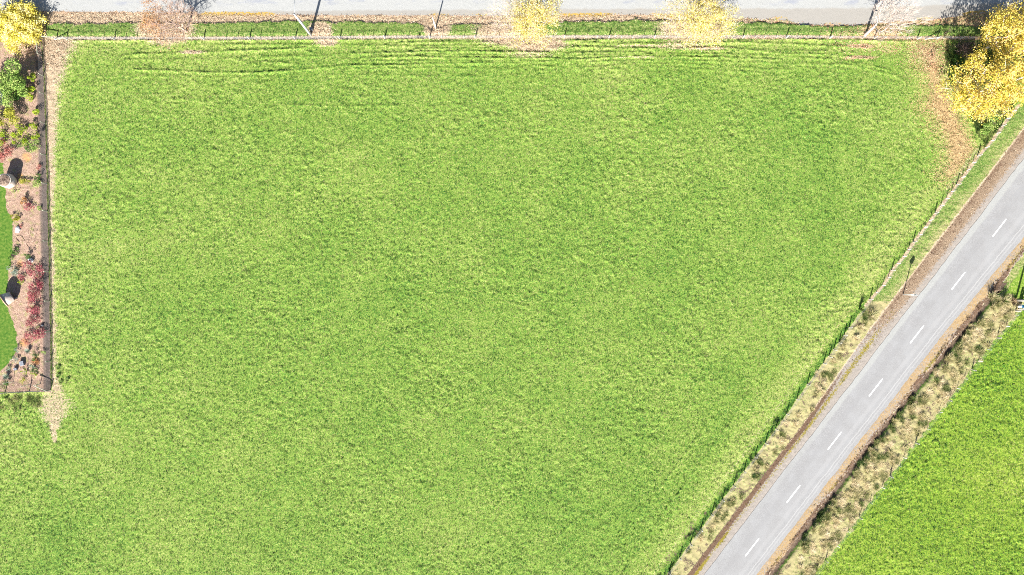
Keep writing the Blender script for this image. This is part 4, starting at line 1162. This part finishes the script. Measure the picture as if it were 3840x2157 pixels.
# left strip
def clumpvar(x, y, sd, b=.6):
    return b + .30 * vn(x, y, 30, sd + 2) + .26 * vn(x, y, 11, sd + 3) + .22 * (hash01(np.round(x), np.round(y), sd) - .5)
px, py = scatter(1500, 2440, 3290, 1165, 2190, lambda x, y: ((x > FL(y) + 2) & (x < DL(y) - 5)) * (.55 + .6 * vn(x, y, 22, 79)))
hs = np.clip(.85 + .6 * vn(px, py, 20, 81), .3, 1.5)
tussocks('roadside_long_grass', (px, py, hs), 120, .40, .60, .04, lambda x, y: clumpvar(x, y, 82, .56 - .1 * sstep(1700, 1900, y)))
# green rank grass on the pasture side of the same fence, coloured darker for its shade
px, py = scatter(4200, 2440, 3270, 1130, 2190, lambda x, y: ((x > FL(y) - 22 - 12 * vn(x, y, 25, 80)) & (x < FL(y) + 6)) * (.35 + .8 * vn(x, y, 18, 84) + .3 * sstep(1500, 1800, y)))
hs = np.clip(.8 + .5 * vn(px, py, 20, 84), .3, 1.3)
tussocks('fence_line_grass', (px, py, hs), 24, .5, .26, .03, lambda x, y: .35 + .45 * vn(x, y, 14, 85), mat='rank')
# right strip
px, py = scatter(3500, 3000, 3840, 1100, 2190, lambda x, y: ((x > MR(y) + 22) & (x < FR(y) - 12) & ~((x > 3790) & (y < 1170))) * (.6 + .6 * vn(x, y, 24, 78)))
hs = np.clip(.85 + .6 * vn(px, py, 22, 86), .3, 1.5) * (1 + .9 * np.exp(-((px - MR(py) - 34) / 16) ** 2))
tussocks('roadside_long_grass', (px, py, hs), 120, .44, .66, .04, lambda x, y: clumpvar(x, y, 87, .62 - .25 * np.exp(-((x - MR(y) - 30) / 16) ** 2)))
# low brown growth and moss on the road shoulders
M['mosscrust'] = leaf_mat('yellow_moss', [(0, (.04, .04, .008)), (.5, (.13, .12, .018)), (1, (.28, .23, .04))], .1)
def low(name, n, x0, x1, y0, y1, dens, mat, h, reach, per=14, vm=.5):
    px, py = scatter(n, x0, x1, y0, y1, dens); m = len(px)
    base = np.stack([np.repeat((px - CX) / S, per), np.repeat((CY - py) / S, per)], 1) + RNG.normal(size=(m * per, 2)) * .05
    vr = np.repeat(vm + .3 * vn(px, py, 9, 93), per) + RNG.normal(size=m * per) * .2
    v, f, var = blades(base, np.repeat(hz(px, py), per) - .01, h * RNG.uniform(.4, 1.2, m * per), reach, .035, .5, varc=vr)
    return tag(link_mesh(name, np_mesh(name, v, f, mat, fattrs=dict(var=var))), kind='stuff')
QL = lambda x, y: (x - DL(y)) / (RL(y) - DL(y))
QR = lambda x, y: (x - RR(y)) / (MR(y) - RR(y))
low('shoulder_growth', 9000, 3180, 3900, 380, 1300, lambda x, y: ((QL(x, y) > .05) & (QL(x, y) < .8)) * (.5 + .6 * vn(x, y, 14, 92)), M['brown'], .06, .08, per=8, vm=.5)
low('shoulder_growth', 16000, 2550, 3900, 400, 2190, lambda x, y: np.exp(-((QL(x, y) - .2) / .17) ** 2) * (.25 + .75 * sstep(1200, 1600, y)) * (.6 + .6 * vn(x, y, 35, 94)), M['brown'], .10, .10)
low('shoulder_moss', 14000, 2550, 3500, 1150, 2190, lambda x, y: np.exp(-((QL(x, y) - .48) / .15) ** 2) * (.5 + .9 * vn(x, y, 28, 95)), M['mosscrust'], .05, .08)
low('shoulder_growth', 15000, 2830, 3860, 900, 2190, lambda x, y: np.exp(-((QR(x, y) - .85) / .28) ** 2) * (.7 + .5 * vn(x, y, 40, 96)), M['brown'], .16, .13, vm=.42)
low('shoulder_moss', 6000, 2830, 3860, 900, 2190, lambda x, y: np.exp(-((QR(x, y) - .6) / .2) ** 2) * sstep(-.1, .5, vn(x, y, 70, 97)), M['mosscrust'], .05, .08)
# bleached short grass under the paddock fence
px, py = scatter(2600, 3000, 3840, 1140, 2190, lambda x, y: np.exp(-((x - FR(y) + 10) / 14) ** 2))
tussocks('fence_line_grass', (px, py, np.full(len(px), .7)), 40, .22, .4, .035, lambda x, y: .78 + .2 * vn(x, y, 14, 99))
# tufty grass below the garden and in the top right corner
px, py = scatter(900, -100, 150, 1482, 1560, lambda x, y: .45 * (vn(x, y, 22, 89) > -.1) * sstep(1560, 1510, y + .12 * x))
tussocks('long_grass', (px, py, np.full(len(px), .8)), 22, .34, .3, .03, lambda x, y: .30 + .2 * vn(x, y, 22, 90))
px, py = scatter(1700, 3540, 3800, 160, 560, lambda x, y: 1.0 * ((x > itp(y, [(150, 3535), (300, 3558), (420, 3625), (560, 3690)])) & (x < FL(y) - 6)))
tussocks('long_grass', (px, py, np.full(len(px), .9)), 22, .5, .3, .03, lambda x, y: .25 + .35 * vn(x, y, 30, 91))

# short grass blades through the pasture: small clumps that catch the light
def sward(name, n, x0, x1, y0, y1, dens, h, mat, vf, reach=.12, width=.035, per=7):
    px, py = scatter(n, x0, x1, y0, y1, dens)
    m = len(px)
    base = np.stack([np.repeat((px - CX) / S, per), np.repeat((CY - py) / S, per)], 1) + RNG.normal(size=(m * per, 2)) * .05
    hh = h * RNG.uniform(.5, 1.2, m * per) * np.repeat(np.clip(.9 + .35 * RNG.normal(size=m), .3, 2), per)
    vr = np.repeat(vf(px, py) + RNG.normal(size=m) * .27, per) + RNG.normal(size=m * per) * .1
    v, f, var = blades(base, np.repeat(hz(px, py), per) - .015, hh, reach, width, .5, varc=vr, segs=((0, 1), (.55, .8), (1.0, .15)))
    o = link_mesh(name, np_mesh(name, v, f, mat, fattrs=dict(var=var))); return tag(o, kind='stuff')
def dgrass(x, y):
    c = mask_at(cls, x, y); l = mask_at(litter, x, y) + mask_at(soil, x, y)
    ok = (c == PAST) | (c == PADD) | (c == VERGE)
    return ok * np.clip(1 - 1.2 * l, 0, 1) * (.6 + .4 * sstep(-.3, .5, vn(x / S, y / S, .6, 95)))
sward('grass', 300000, -60, 3900, 60, 2220, dgrass, .12, M['tuft'], lambda x, y: .47 + .14 * vn(x / S, y / S, .45, 96) + .12 * vn(x / S, y / S, 7, 97) + .25 * mask_at(dry, x, y))

def leaves_on_ground(name, n, x0, x1, y0, y1, dens, size, mat):
    px, py = scatter(n, x0, x1, y0, y1, dens)
    c = np.stack([(px - CX) / S, (CY - py) / S, hz(px, py) + RNG.uniform(.02, .06, len(px))], 1)
    o = link_mesh(name, leaf_mesh(name, c, size, mat, 1.6)); return tag(o, kind='stuff')
lit_d = lambda x, y: np.clip(mask_at(litter, x, y), 0, 1) ** 1.5 * np.isin(mask_at(cls, x, y), (PAST, VERGE, GRAVEL))
leaves_on_ground('fallen_leaves', 90000, -50, 2900, 30, 260, lit_d, .11, M['litter'])
leaves_on_ground('fallen_leaves', 9000, 140, 420, 150, 1640, lambda x, y: lit_d(x, y) * .8, .09, M['litter'])
leaves_on_ground('fallen_leaves', 26000, 2800, 3700, 40, 270, lit_d, .12, M['litterred'])
leaves_on_ground('fallen_leaves', 9000, 3180, 3880, 380, 1320, lambda x, y: ((QL(x, y) > .02) & (QL(x, y) < .75)) * .8, .10, M['litter'])
leaves_on_ground('fallen_leaves', 26000, 3350, 3720, 150, 720, lambda x, y: lit_d(x, y) * .8, .12, M['litterwarm'])
